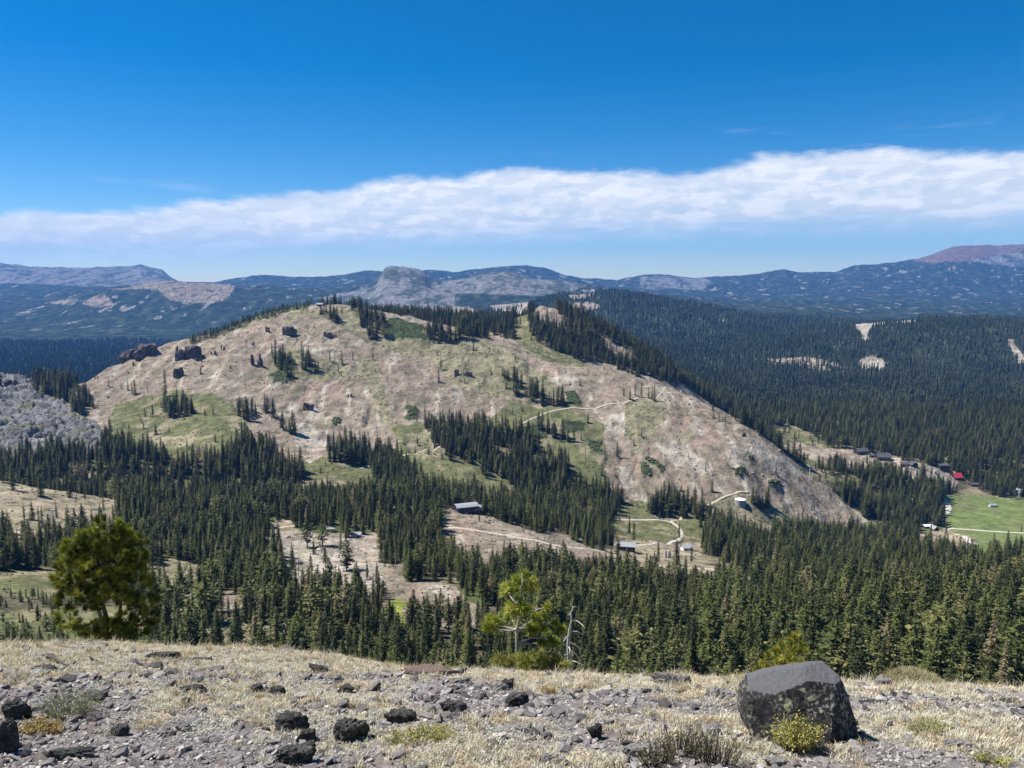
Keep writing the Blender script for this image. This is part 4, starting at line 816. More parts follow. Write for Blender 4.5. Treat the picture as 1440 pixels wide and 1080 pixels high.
# ================================================================ FOREST
def m_foliage():
    t = NT('conifer_foliage'); oi = t.node('ShaderNodeObjectInfo'); r = oi.outputs['Random']
    hue = t.ramp(r, (0, (.020, .026, .009)), (.3, (.030, .039, .013)), (.55, (.048, .060, .018)), (.8, (.072, .084, .026)), (.95, (.09, .09, .04)), (1, (.13, .11, .07)))
    c = t.mix(1.0, hue, t.attr(), 'MULTIPLY'); c = t.mix(1.0, c, (1.6, 1.5, 1.25), 'MULTIPLY'); t.base(c); t.b.inputs['Roughness'].default_value = .75; t.b.inputs['Specular IOR Level'].default_value = .25
    tr = t.node('ShaderNodeBsdfTranslucent'); t.link(c, tr.inputs['Color']); mx = t.node('ShaderNodeMixShader'); mx.inputs[0].default_value = .22
    t.link(t.b.outputs[0], mx.inputs[1]); t.link(tr.outputs[0], mx.inputs[2]); t.link(mx.outputs[0], t.n['Material Output'].inputs[0]); return t.m
M_FOL = m_foliage(); M_TRUNK = m_plain('conifer_bark', (.14, .11, .085), .35, 1.5, .95, .05); M_SNAG = m_plain('grey_deadwood', (.30, .28, .26), .25, 2, .9)
def crown_np(seed, H=20., Rm=2.3, base=.1, per=5, pine=False):
    rg = np.random.default_rng(seed); zs = []; z = H * base
    while z < H * .985: zs.append(z); z += H * (.034 if not pine else .05) * rg.uniform(.7, 1.25) * (1 - .45 * (z / H))
    Q, CC = [], []
    lop = rg.uniform(0, 6.28)
    for z in zs:
        t = (z - H * base) / (H * (1 - base))
        prof = ((1 - t) ** .72 * (.72 + .28 * min(1, t * 6))) if not pine else (math.sin(min(1, t * 1.12 + .12) * 3.14) ** .6 * .95 + .1)
        nb = int(rg.integers(7, 11)) if t < .85 else 5; ph = rg.uniform(0, 6.28)
        for b in range(nb):
            if rg.random() < (.12 if not pine else .25): continue
            az = ph + b * 6.2832 / nb + rg.normal(0, .22); L = Rm * prof * rg.uniform(.6, 1.2) * (1 + .14 * math.cos(az - lop)) + .12
            up = (-.30 + .5 * t if not pine else rg.uniform(-.1, .45)) + rg.normal(0, .08); d = TA([math.cos(az), math.sin(az), 0.]); sd = TA([-d[1], d[0], 0])
            npc = max(3, int(per * min(1.2, L / 1.4 + .35)))
            for k in range(npc):
                s = (k + rg.uniform(.2, .9)) / npc; s = .18 + .82 * s
                c = d * L * s + TA([0, 0, z + up * L * s * (1.0) - .12 * L * s * s + rg.normal(0, .12)]) + sd * rg.normal(0, .16) * L * .6 * (.4 + s)
                sz = (.52 if not pine else .62) * rg.uniform(.65, 1.3) * (1.1 - .55 * t) * (Rm / 2.3) ** .5
                u = d * rg.uniform(.7, 1.1) + sd * rg.normal(0, .5) + TA([0, 0, rg.normal(-.25 if not pine else .2, .35)]); w = np.cross(u, TA([rg.normal(0, .45), rg.normal(0, .45), 1])); w /= np.linalg.norm(w) + 1e-6
                Q.append([c - u * sz * .5, c + w * sz * .42, c + u * sz * .75, c - w * sz * .42]); CC.append(rg.uniform(.55, 1.7))
    # leader
    for k in range(4):
        a = k * 1.57; Q.append([TA([0, 0, H * .95]), TA([.18 * math.cos(a), .18 * math.sin(a), H * .965]), TA([0, 0, H * 1.01]), TA([-.1 * math.cos(a + 1), -.1 * math.sin(a + 1), H * .96])]); CC.append(1)
    v = np.array(Q).reshape(-1, 3); c = np.repeat(TA(CC)[:, None], 4, 0) * TA([1, 1, 1]); return v, np.arange(len(v)).reshape(-1, 4), c
VAR = []   # (crown mesh, trunk mesh, shape words)
specs = [(1, 20, 2.2, .08, 0, 'narrow'), (2, 20, 2.8, .05, 0, 'tapered'), (3, 20, 1.9, .14, 0, 'thin'), (4, 20, 3.3, .06, 0, 'broad'), (5, 20, 2.5, .22, 0, 'bare-stemmed'),
         (6, 20, 2.9, .10, 0, 'ragged'), (7, 18, 3.2, .22, 1, 'round-topped'), (8, 19, 2.7, .28, 1, 'sparse'), (9, 20, 2.1, .05, 0, 'slender'), (10, 17, 3.6, .18, 1, 'bushy')]
for sd, H, Rm, bs_, pine, w in specs:
    v, f, c = crown_np(sd, H, Rm, bs_, 5, bool(pine)); cm = mesh_np('crown', v, f, M_FOL, c)
    m = MB(); m.tube([(0, 0, -1.2), (0, 0, 0), (.05, .03, H * .4), (0, 0, H * .95)], [.34, .27, .18, .03], 7); tm = bpy.data.meshes.new('trunk'); tm.from_pydata(m.v, [], m.f); tm.materials.append(M_TRUNK)
    VAR.append((cm, tm, w, H))
# ---- where the trees stand
def place():
    out = []
    Y = 150.0
    while Y < 4650:
        s = 4.7 if Y < 480 else 5.4 if Y < 1000 else (6.4 if Y < 1700 else max(7.5, .0046 * Y))
        n = int(2 * .80 * Y / s); x = (-.80 * Y + s * (np.arange(n) + RNG.uniform(-.1, 1.1, n))); yy = Y + s * RNG.uniform(-.1, 1.1, n)
        out.append(np.stack([x, yy, np.full(n, s)], 1)); Y += s
    return np.concatenate(out)
PT = place(); x, y = PT[:, 0], PT[:, 1]
a = x / y; r = np.clip(np.searchsorted(Yr, y), 0, NR - 1); c = np.clip(np.searchsorted(ac, a), 0, NC - 1)
dn = DEN[r, c] * np.where(y < 1600, .9, .92); k = RNG.random(len(x)) < dn; x, y, r, c = x[k], y[k], r[k], c[k]
z = zat(x, y); hgt = np.clip(RNG.normal(20.5, 5.0, len(x)) * (1 + .35 * fbm(x / 60, y / 60, 402, 3)), 7, 33) * np.where(y > 1500, 1.0, 1) * np.where((y > 840) & (y < 1500), .97, 1.0)
hgt *= np.where(RNG.random(len(x)) < .12, .6, 1)
sp = fbm(x / 90, y / 90, 401, 2)
hgt *= np.interp(y, [200, 330, 500, 700, 1000, 1500], [.72, .70, .78, .85, 1.0, 1.02]) * (1 + .28 * sst(x / y, .30, .5) * (y < 420))
_px = topix(x / y, z / y)
hgt *= np.where((_px[0] < 212) & (y < 345), .38, 1) * np.where((y > 1250) & (y < 1520) & (_px[0] < 447), .5, 1)
# the rim hides what lies below it
crest_s = np.interp(x / y, [float(ray(p, 0)[0]) for p in (0, 250, 510, 740, 1230, 1440)], [float(ray(0, q)[1]) for q in (903, 905, 936, 945, 965, 968)])
vis = (z + hgt) / y > np.maximum(HOR[np.clip(r - 1, 0, NR - 1), c], crest_s) - .004
x, y, z, hgt, sp, crest_s = x[vis], y[vis], z[vis], hgt[vis], sp[vis], crest_s[vis]
_c = CLS[np.clip(np.searchsorted(Yr, y), 0, NR - 1), np.clip(np.searchsorted(ac, x / y), 0, NC - 1)]
hgt *= np.where((y > 760) & (y < 1500) & (_c != 0), RNG.uniform(.3, .75, len(x)), 1)
clsT = CLS[np.clip(np.searchsorted(Yr, y), 0, NR - 1), np.clip(np.searchsorted(ac, x / y), 0, NC - 1)]
# nobody's tree stands in the sight of the lift station or on a building
SINGLES = [(153, 544, 14), (171, 547, 10), (180, 549, 18), (190, 555, 24), (186, 554, 16), (208, 553, 12), (214, 563, 12), (204, 585, 14), (212, 587, 7), (158, 585, 8), (174, 600, 8), (181, 602, 9), (202, 603, 12), (238, 608, 12), (226, 611, 6), (288, 584, 12), (300, 583, 17), (233, 558, 44),
 (425, 519, 40), (388, 510, 36), (434, 504, 18), (464, 508, 18), (470, 509, 8), (481, 511, 20), (496, 506, 14), (476, 524, 14), (615, 500, 10), (617, 537, 20), (604, 515, 6), (609, 539, 5), (598, 600, 34),
 (877, 557, 15), (893, 556, 18), (902, 559, 22), (912, 560, 18), (920, 564, 24), (917, 562, 20), (956, 558, 8), (902, 614, 14), (807, 621, 22), (817, 619, 12), (721, 583, 12), (770, 608, 36),
 (1003, 588, 14), (1011, 592, 14), (1020, 595, 14), (1045, 613, 12), (868, 641, 22), (968, 644, 9), (1091, 668, 20), (992, 662, 9), (1031, 728, 10), (1036, 730, 10), (885, 750, 28), (1104, 732, 18), (1128, 736, 20), (1135, 736, 16),
 (637, 699, 36), (683, 672, 35), (785, 640, 12), (784, 649, 6), (34, 730, 24), (55, 741, 32), (60, 741, 30), (4, 730, 16), (94, 741, 30), (42, 728, 8), (490, 788, 24), (1308, 760, 30), (1330, 752, 26), (1436, 748, 14)]
SROW = []
for (px, py, hp) in SINGLES:
    p = hit(px, py); SROW.append((p.x, p.y, p.z, hp * p.y / F * 1.03, px, py))
ms = np.ones(len(x), bool)
for bx, by in [(655, 722), (1043, 716), (1212, 640), (1245, 648), (1328, 664), (1348, 676), (1306, 744), (885, 776), (966, 775), (450, 427)]:
    p = hit(bx, by); ms &= ~((np.abs(x - p.x) < 13) & (y < p.y + 16) & (y > p.y - (105 if by > 630 else 14)))
x, y, z, hgt, sp, crest_s, clsT = [q[ms] for q in (x, y, z, hgt, sp, crest_s, clsT)]
vi = RNG.integers(0, 10, len(x)); vi = np.where((x / y > .12) & (y < 420) & (RNG.random(len(x)) < .5), RNG.choice([6, 9, 5, 3], len(x)), vi); vi = np.where((sp > .05) & (y > 420) | (y > 800) & (RNG.random(len(x)) < .75), RNG.choice([0, 1, 2, 4, 8, 5], len(x)), vi)
tpx, tpy = topix(x / y, (z + hgt) / y); bpx, bpy_ = topix(x / y, z / y)
# ---- nearest trees, each a thing of its own
inf = (tpx > 4) & (tpx < 1436) & (y < 420) & ((z + hgt * .6) / y > crest_s)
near = np.nonzero(inf)[0]; near = near[np.argsort(y[near] / hgt[near])][:240]
isn = np.zeros(len(x), bool); isn[near] = True
LM = [(0, 'the left picture edge', 0), (150, 'the bushy round pine', 1), (222, 'the long low rim rock', 1), (345, 'the bare patch', 1), (449, 'the dark jagged rock', 1), (598, 'the rust topped slab', 1), (729, 'the slim yellow green pine', 1), (803, 'the bleached dead tree', 1), (880, 'the rim gap', 1), (962, 'the broad grey rock', 1), (1068, 'the boulder left end', 1), (1165, 'the boulder peak', 1), (1240, 'the whitish rock', 1), (1300, 'the brown grassy hump', 1), (1372, 'the thin slab at far right', 1), (1440, 'the right picture edge', 0)]
rows = []
for i in near:
    px = float(tpx[i]); lm = min(LM, key=lambda q: abs(q[0] - px)); dx = px - lm[0]
    if not lm[2]: side = 'close to ' + lm[1] if abs(dx) < 25 else 'a step in from ' + lm[1]
    else: side = ('straight above ' if abs(dx) < 12 else ('right of ' if dx > 0 else 'left of ') if abs(dx) < 28 else ('some way right of ' if dx > 0 else 'some way left of ')) + lm[1]
    rank = 'front row' if float(y[i]) < 250 else ('second row' if float(y[i]) < 310 else 'rear row')
    hw = 'very tall' if hgt[i] > 26 else 'tall' if hgt[i] > 22 else 'middling' if hgt[i] > 16.5 else 'short'
    rows.append([i, hw, VAR[vi[i]][2], rank, side, px])
from collections import defaultdict
gd = defaultdict(list)
for q in rows: gd[tuple(q[1:5])].append(q)
LAB = {}
for key, qs in gd.items():
    qs.sort(key=lambda q: q[5]); s = f'{key[0]} {key[1]} conifer {key[3]}, {key[2]}'
    for j, q in enumerate(qs):
        o_ = '' if len(qs) == 1 else (', left one', ', right one')[j] if len(qs) == 2 else ', ' + ['leftmost', 'second', 'third', 'fourth', 'fifth'][min(j, 4)]
        LAB[q[0]] = (s + o_).replace('straight above', 'above').replace('some way', 'well').replace('conifer front', 'conifer, front') if len((s + o_).split()) <= 16 else (s + o_).split(' ', 1)[1] if not s.startswith('very') else (s + o_).split(' ', 2)[2]
def tree_obj(i_var, loc, h, label, group, rot, wide=1.0, name='conifer_tree'):
    cm, tm, w, H = VAR[i_var]; root = empty(name, loc, rot); tag(root, label, 'tree', group); s = h / H; root.scale = (s * wide, s * wide, s)
    t = bpy.data.objects.new('trunk', tm); c_ = bpy.data.objects.new('crown', cm)
    for o in (t, c_): COL.objects.link(o); o.parent = root
    return root, t, c_
PROTO = {}
for i in near:
    rt, t_, c_ = tree_obj(int(vi[i]), (float(x[i]), float(y[i]), float(z[i]) - .3), float(hgt[i]), LAB[i], 'conifers in the forest below the rim', random.uniform(0, 6.28), random.uniform(.85, 1.4))
    PROTO.setdefault(int(vi[i]), (c_, t_))
SL = {0: 'leftmost', 1: 'second', 2: 'third'}
def hill_label(px, py, hp):
    sz = 'tall dark' if hp > 30 else 'middling dark' if hp > 17 else 'small dark' if hp > 9 else 'tiny dark'
    zones = [((0, 100, 700, 760), 'on the bare knoll at far left'), ((140, 245, 535, 615), 'on the grassy left shoulder of the hill'), ((280, 310, 570, 590), 'on the green slope left of the hill centre'),
             ((380, 445, 495, 530), 'by the upper grove under the hill top'), ((455, 500, 500, 530), 'in the short tree line under the hill top'), ((595, 625, 490, 605), 'on the open middle of the bare hill'), ((700, 830, 575, 655), 'on the green slope below the dirt track'),
             ((870, 960, 550, 570), 'at the upper end of the dirt track'), ((860, 1000, 600, 665), 'on the bare lower right slope'), ((1000, 1050, 580, 620), 'on the right shoulder near the skyline'), ((1020, 1140, 660, 745), 'by the water tank slope at the hill foot'), ((630, 690, 660, 705), 'on the green slope above the lift station'), ((875, 890, 740, 755), 'in the meadow beside the road bend'), ((480, 500, 780, 795), 'on the pale clearing at left centre'), ((1300, 1440, 740, 765), 'by the road junction at far right')]
    for (x0, x1, y0, y1), w in zones:
        if x0 <= px <= x1 and y0 <= py <= y1: return sz, w
    return sz, 'on the open slope'
g2 = defaultdict(list)
for k, row in enumerate(SROW): g2[hill_label(row[4], row[5], SINGLES[k][2])].append((row[4], k))
HL = {}
ORD = ['leftmost', 'second from left', 'third from left', 'fourth from left', 'fifth from left', 'sixth from left', 'seventh from left', 'eighth from left']
for (sz, w), L in g2.items():
    L.sort()
    for j, (_, k) in enumerate(L): HL[k] = f'{sz} conifer {w}' + ('' if len(L) == 1 else ', the right one' if len(L) == 2 and j else ', the left one' if len(L) == 2 else ', ' + ORD[min(j, 7)] + ' one')
ksing = sorted(range(len(SROW)), key=lambda k: -SROW[k][3] / SROW[k][1])
extra = []
for j, k in enumerate(ksing):
    X, Y_, Z_, h, px, py = SROW[k]; v_ = [0, 2, 8, 1][k % 4]
    tree_obj(v_, (X, Y_, Z_ - .3), h, HL[k], 'lone conifers on the open slopes', k * 1.3, 1.15 if h < 12 else .9)
# ---- the rest of the wood: one object, copies made by geometry nodes
rest = np.nonzero(~isn & (y < 1750))[0]
def forest_nodes(protos):
    ng = bpy.data.node_groups.new('forest_nodes', 'GeometryNodeTree')
    ng.interface.new_socket('Geometry', in_out='INPUT', socket_type='NodeSocketGeometry'); ng.interface.new_socket('Geometry', in_out='OUTPUT', socket_type='NodeSocketGeometry')
    N, L = ng.nodes, ng.links; gi = N.new('NodeGroupInput'); go = N.new('NodeGroupOutput')
    join = N.new('GeometryNodeJoinGeometry'); sws = []
    for (c_, t_) in protos:
        ja = N.new('GeometryNodeJoinGeometry')
        for o in (c_, t_):
            oi = N.new('GeometryNodeObjectInfo'); oi.transform_space = 'ORIGINAL'; oi.inputs['Object'].default_value = o; L.new(oi.outputs['Geometry'], ja.inputs[0])
        gt = N.new('GeometryNodeGeometryToInstance'); L.new(ja.outputs[0], gt.inputs[0]); sws.append(gt)
    for gt in reversed(sws): L.new(gt.outputs[0], join.inputs[0])
    ip = N.new('GeometryNodeInstanceOnPoints'); L.new(gi.outputs[0], ip.inputs['Points']); L.new(join.outputs[0], ip.inputs['Instance']); ip.inputs['Pick Instance'].default_value = True
    def na(nm, ty): n = N.new('GeometryNodeInputNamedAttribute'); n.data_type = ty; n.inputs['Name'].default_value = nm; return n.outputs['Attribute']
    L.new(na('variant', 'INT'), ip.inputs['Instance Index']); L.new(na('size', 'FLOAT_VECTOR'), ip.inputs['Scale'])
    cx = N.new('ShaderNodeCombineXYZ'); L.new(na('turn', 'FLOAT'), cx.inputs[2]); L.new(cx.outputs[0], ip.inputs['Rotation'])
    L.new(ip.outputs[0], go.inputs[0]); return ng
def forest(name, idx):
    pl = sorted(PROTO); rem = {v_: k for k, v_ in enumerate(pl)}
    me = bpy.data.meshes.new(name); me.vertices.add(len(idx)); me.vertices.foreach_set('co', np.stack([x[idx], y[idx], z[idx] - .3], 1).astype(np.float32).ravel())
    a1 = me.attributes.new('variant', 'INT', 'POINT'); a1.data.foreach_set('value', np.array([rem.get(int(q), 0) for q in vi[idx]], np.int32))
    hh = TA([VAR[int(q)][3] for q in vi[idx]]); s = hgt[idx] / hh; w = s * RNG.uniform(.8, 1.45, len(idx)) * np.where(y[idx] > 850, 1.2, 1.08)
    a2 = me.attributes.new('size', 'FLOAT_VECTOR', 'POINT'); a2.data.foreach_set('vector', np.stack([w, w, s], 1).astype(np.float32).ravel())
    a3 = me.attributes.new('turn', 'FLOAT', 'POINT'); a3.data.foreach_set('value', RNG.uniform(0, 6.28, len(idx)).astype(np.float32))
    o = obj(name, me); md = o.modifiers.new('forest', 'NODES'); md.node_group = forest_nodes([PROTO[q] for q in pl]); return tag(o, kind='stuff')
forest('conifer_forest', rest)
# far woods: small ragged cones, one mesh
def far_wood(name, idx):
    n = len(idx); rings = [(0.02, 1.0), (.36, .55), (.34, .86), (.68, .34), (.64, .58), (1.0, .0)]; m = 5; k = len(rings)
    an = (np.arange(m) * 6.2832 / m)[None, None, :] + RNG.uniform(0, 6.28, (n, k, 1)); zr = TA([q[0] for q in rings])[None, :, None]; rr_ = TA([q[1] for q in rings])[None, :, None]
    h = hgt[idx][:, None, None] * (1 + .12 * sst(y[idx], 2500, 4500)[:, None, None]); wd = h * .135 * RNG.uniform(.85, 1.25, (n, 1, 1)) * (1 + .5 * sst(y[idx], 2200, 4500)[:, None, None])
    rad = rr_ * wd * RNG.uniform(.7, 1.3, (n, k, m)); v = np.stack([x[idx][:, None, None] + rad * np.cos(an), y[idx][:, None, None] + rad * np.sin(an), z[idx][:, None, None] + zr * h * np.ones((n, k, m)) * 1.0], -1).reshape(-1, 3)
    b = (np.arange(n) * k * m)[:, None]; fs = []
    for (r0, r1) in ((0, 1), (2, 3), (4, 5)):
        for j in range(m): fs.append(np.concatenate([b + r0 * m + j, b + r0 * m + (j + 1) % m, b + r1 * m + (j + 1) % m, b + r1 * m + j], 1))
    t = np.clip(RNG.random((n, 1)) ** 1.5 + .9 * fbm(x[idx] / 160, y[idx] / 220, 431, 4)[:, None], 0, 1.2); cc = TA([.026, .036, .016]) * (1 - t) + TA([.070, .080, .036]) * t
    return tag(obj(name, mesh_np(name, v, np.concatenate(fs), M_FARW, np.repeat(cc, k * m, 0))), kind='stuff')
M_FARW = m_attr('far_foliage', .3, .35, .8)
far_wood('distant_forest', np.nonzero(~isn & (y >= 1750))[0])
print('LONG', [q for q in list(LAB.values()) if len(q.split()) > 16][:6], len(set(LAB.values())), len(LAB), [h for h in HL.values() if len(h.split()) > 16][:3]); print('TREES near', len(near), 'instanced', len(rest), 'far', int((y >= 1750).sum()))
# ---- undergrowth dots on the hill and valley: one mesh
def shrubs():
    n = 330000; yy = RNG.uniform(240, 1500, n) ; xx = RNG.uniform(-.72, .72, n) * yy; aa = xx / yy; r_ = np.searchsorted(Yr, yy); c__ = np.searchsorted(ac, aa); cl = CLS[r_, c__]
    pr = np.zeros(len(ci)); 
    for k_, v_ in dict(T=.07, O=.22, G=.10, S=.4, K=.05, W=.02, R=.05, F=.03).items(): pr[ci[k_]] = v_
    nn = sst(fbm(xx / 40, yy / 40, 501, 3), -.05, .3) * .9 + .1; kk = RNG.random(n) < pr[cl] * nn; xx, yy = xx[kk], yy[kk]; n = len(xx)
    s = RNG.uniform(.35, 1.3, n) * np.where(yy < 600, .7, 1.0); v = IV1[None] * (1 + RNG.uniform(-.35, .35, (n, len(IV1), 1))) * s[:, None, None] * TA([1.2, 1.2, .75])
    r2, c2 = np.nonzero((CLS == ci['S']) & (YG < 1600)); m2 = RNG.random(len(r2)) < .16; r2, c2 = r2[m2], c2[m2]; k2 = len(r2)
    s2 = RNG.uniform(.8, 1.9, k2); v2 = IV1[None] * (1 + RNG.uniform(-.35, .35, (k2, len(IV1), 1))) * s2[:, None, None] * TA([1.2, 1.2, .8])
    v = np.concatenate([v, v2]); xx = np.concatenate([xx, XG[r2, c2] + RNG.uniform(-1, 1, k2)]); yy = np.concatenate([yy, YG[r2, c2] + RNG.uniform(-1, 1, k2)]); n = len(xx)
    W = (v + np.stack([xx, yy, zat(xx, yy) + .1], 1)[:, None, :]).reshape(-1, 3); f = (IF1[None] + (np.arange(n) * len(IV1))[:, None, None]).reshape(-1, 3)
    t = RNG.random((n, 1)); cc = TA([.045, .055, .024]) * (1 - t) + TA([.11, .115, .05]) * t
    tag(obj('hillside_shrubs', mesh_np('hillside_shrubs', W, f, M_FARW, np.repeat(cc, len(IV1), 0))), kind='stuff'); print('shrubs', n)
shrubs()
def scree():
    n = 160000; yy = RNG.uniform(240, 1500, n); xx = RNG.uniform(-.72, .72, n) * yy; r_ = np.searchsorted(Yr, yy); c__ = np.searchsorted(ac, xx / yy); cl = CLS[r_, c__]
    pr = np.zeros(len(ci))
    for k_, v_ in dict(T=.22, O=.06, W=.35, R=.95, K=.03, F=.01).items(): pr[ci[k_]] = v_
    kk = RNG.random(n) < pr[cl] * (.2 + .8 * sst(fbm(xx / 30, yy / 30, 511, 3), -.1, .3)); xx, yy, cl = xx[kk], yy[kk], cl[kk]; n = len(xx)
    s = np.clip(.25 * RNG.pareto(2.2, n) + .3, .3, 2.4); v = IV1[None] * (1 + RNG.uniform(-.3, .3, (n, len(IV1), 1))) * s[:, None, None] * RNG.uniform(.6, 1.3, (n, 1, 3))
    W = (v + np.stack([xx, yy, zat(xx, yy) + .1], 1)[:, None, :]).reshape(-1, 3); f = (IF1[None] + (np.arange(n) * len(IV1))[:, None, None]).reshape(-1, 3)
    t = RNG.random((n, 1)); cc = TA([.15, .13, .115]) * (1 - t) + TA([.42, .38, .33]) * t
    tag(obj('hillside_stones', mesh_np('hillside_stones', W, f, M_FARW2, np.repeat(cc, len(IV1), 0))), kind='stuff')
M_FARW2 = m_attr('far_stone', .8, .25, .9)
scree()

# ================================================================ THINGS ON THE HILL AND IN THE VALLEY
M_OUT = m_rock('outcrop_rock', (.045, .036, .036), (.11, .085, .08), (.2, .17, .15), None, .25); M_OUT2 = m_rock('brown_outcrop_rock', (.13, .095, .08), (.22, .17, .14), None, None, .25)
def outcrop(px, py, w, h, label, m=None, lumps=14, seed=0):
    p = hit(px, py); k = p.y / F; rg = random.Random(seed); V_, F_ = [], []; b = 0; W, H = w * k, h * k
    for i in range(lumps):
        q, f = rock_np(seed * 10 + i, rnd_planes(rg, 8), 3, .22); f = f + b; ext = q.max(0) - q.min(0)
        sw = W * rg.uniform(.14, .42) if lumps > 1 else W; sh = H * rg.uniform(.4, 1.0) if lumps > 1 else H; cx = rg.uniform(-.5, .5) * (W - sw)
        q = q * (1 + .16 * fbm(q[:, 0] * 5 + i, q[:, 1] * 5 + q[:, 2] * 6, seed, 3))[:, None] * (TA([sw, sw * .8, sh * 1.3]) / ext); dy = rg.uniform(-.1, .3) * W * .3
        q[:, 0] += cx; q[:, 1] += dy; gz = float(zat(p.x + cx, p.y + dy)) - p.z; q[:, 2] += gz + sh * .28; V_.append(q); F_.append(f); b += len(q)
    me = mesh_np('rock_outcrop', np.concatenate(V_), np.concatenate(F_), m or M_OUT, None, False)
    return tag(obj('rock_outcrop', me, None, (p.x, p.y, p.z)), label, 'rock outcrop', 'rock outcrops on the bare hill')
for k, a_ in enumerate([(195, 504, 58, 17, 'long dark crag on the left skyline of the bare hill'), (264, 505, 42, 26, 'dark crag left of centre below the hill skyline', None, 7), (251, 530, 16, 14, 'dark blocky rock above the left grove'),
    (312, 492, 11, 11, 'small black knob high on the left part of the hill', None, 2), (360, 514, 22, 23, 'lone upright black crag on the open left slope', None, 4), (376, 467, 11, 8, 'small brown rock high under the skyline', None, 3), (345, 482, 8, 8, 'tiny brown knob left of the upper crag', None, 2),
    (405, 470, 28, 15, 'grey brown crag above the upper grove', None, 6), (357, 486, 8, 7, 'tiny rust knob above the lone crag', None, 2), (434, 576, 24, 17, 'black twin topped rock in the pale gully', None, 4), (134, 533, 9, 7, 'small dark rock at the left end of the hill', None, 2),
    (186, 514, 8, 6, 'small dark rock just below the skyline crag', None, 2), (327, 519, 9, 7, 'small dark rock below the lone crag', None, 2), (492, 558, 9, 7, 'small dark rock in the middle of the scree', None, 2), (460, 473, 20, 7, 'reddish low outcrop under the hill top', M_OUT2, 4),
    (473, 474, 9, 5, 'tiny reddish rock right of the reddish outcrop', M_OUT2, 2), (652, 528, 26, 10, 'brown outcrop on the open centre of the hill', M_OUT2, 5), (1003, 563, 8, 6, 'pale brown rock on the right skyline of the hill', M_OUT2, 2), (970, 569, 7, 5, 'small brown rock near the right skyline', M_OUT2, 2),
    (748, 436, 14, 17, 'black crag on the peak behind the hill', None, 4), (790, 437, 16, 5, 'low dark crag right of the peak behind the hill', None, 3), (280, 508, 14, 9, 'dark rubble right of the left crag', None, 3), (300, 499, 10, 6, 'grey rubble between the left crag and the black knob', M_OUT2, 3),
    (4, 544, 44, 15, 'dark rock cap on the grey cliff at the left edge', None, 5), (1048, 614, 12, 7, 'dark rock on the right ridge of the hill', None, 3)]):
    outcrop(*a_, **{'seed': 40 + k})

def ribbon(name, pts, width, mat, lift=.22):
    P_ = []
    for (px, py) in pts: P_.append(hit(px, py))
    Q = []
    for i in range(len(P_) - 1):
        n_ = max(2, int((P_[i + 1] - P_[i]).length / 3))
        p0, p1, p2, p3 = P_[max(i - 1, 0)], P_[i], P_[i + 1], P_[min(i + 2, len(P_) - 1)]
        for j in range(n_):
            t = j / n_; Q.append(.5 * ((2 * p1) + (p2 - p0) * t + (2 * p0 - 5 * p1 + 4 * p2 - p3) * t * t + (3 * p1 - p0 - 3 * p2 + p3) * t ** 3))
    Q.append(P_[-1]); v, f = [], []; m = 5
    for i, q in enumerate(Q):
        d = (Q[min(i + 1, len(Q) - 1)] - Q[max(i - 1, 0)]); d.z = 0; d.normalize(); nrm = Vector((-d.y, d.x, 0)); ww = .85 * width * random.uniform(.85, 1.15)
        zc = max(float(zat(q.x + nrm.x * ww * s, q.y + nrm.y * ww * s)) for s in (-.5, 0, .5))
        for s in range(m):
            e = (s / (m - 1) - .5) * ww; v.append((q.x + nrm.x * e, q.y + nrm.y * e, (zc * .6 + .4 * float(zat(q.x + nrm.x * e, q.y + nrm.y * e))) + lift - (.5 if s in (0, m - 1) else 0)))
    for i in range(len(Q) - 1):
        for s in range(m - 1): f.append((i * m + s, i * m + s + 1, (i + 1) * m + s + 1, (i + 1) * m + s))
    return tag(obj(name, mesh_np(name, TA(v), np.array(f), mat, None, True)), kind='structure')
M_DIRT = m_plain('track_dirt', (.42, .36, .275), .15, .3, 1); M_ROAD = m_plain('road_gravel', (.44, .40, .34), .12, .3, 1)
for pts, w, m in [([(566, 641), (590, 636), (612, 632), (636, 627)], 4, M_DIRT), ([(728, 599), (745, 590), (770, 580), (800, 574), (850, 570), (880, 566), (900, 560)], 4, M_DIRT), ([(905, 560), (930, 552), (958, 549)], 2.5, M_DIRT),
                  ([(858, 731), (900, 731), (935, 732), (950, 738), (958, 748), (955, 758), (940, 765), (905, 766), (878, 768)], 5, M_ROAD), ([(944, 734), (960, 727), (985, 717), (1005, 706), (1030, 695), (1052, 691)], 4, M_DIRT),
                  ([(622, 700), (635, 703), (650, 706)], 4, M_DIRT), ([(708, 715), (730, 719), (752, 726)], 4, M_DIRT), ([(505, 659), (520, 655), (538, 652)], 4, M_DIRT), ([(1325, 699), (1331, 706), (1333, 718), (1318, 728), (1306, 736)], 9, M_ROAD),
                  ([(1326, 742), (1350, 744), (1390, 747), (1425, 749), (1450, 750)], 7, M_ROAD), ([(630, 742), (680, 748), (740, 758), (790, 768), (850, 776)], 4, M_DIRT), ([(-30, 744), (0, 746), (40, 749), (80, 745)], 5, M_DIRT), ([(376, 742), (400, 741), (425, 738)], 4, M_DIRT),
                  ([(1345, 752), (1360, 757), (1372, 766)], 8, M_ROAD), ([(880, 800), (930, 796), (990, 800), (1030, 808)], 3.5, M_DIRT)]:
    ribbon('dirt_track' if m is M_DIRT else 'gravel_road', pts, w, m)

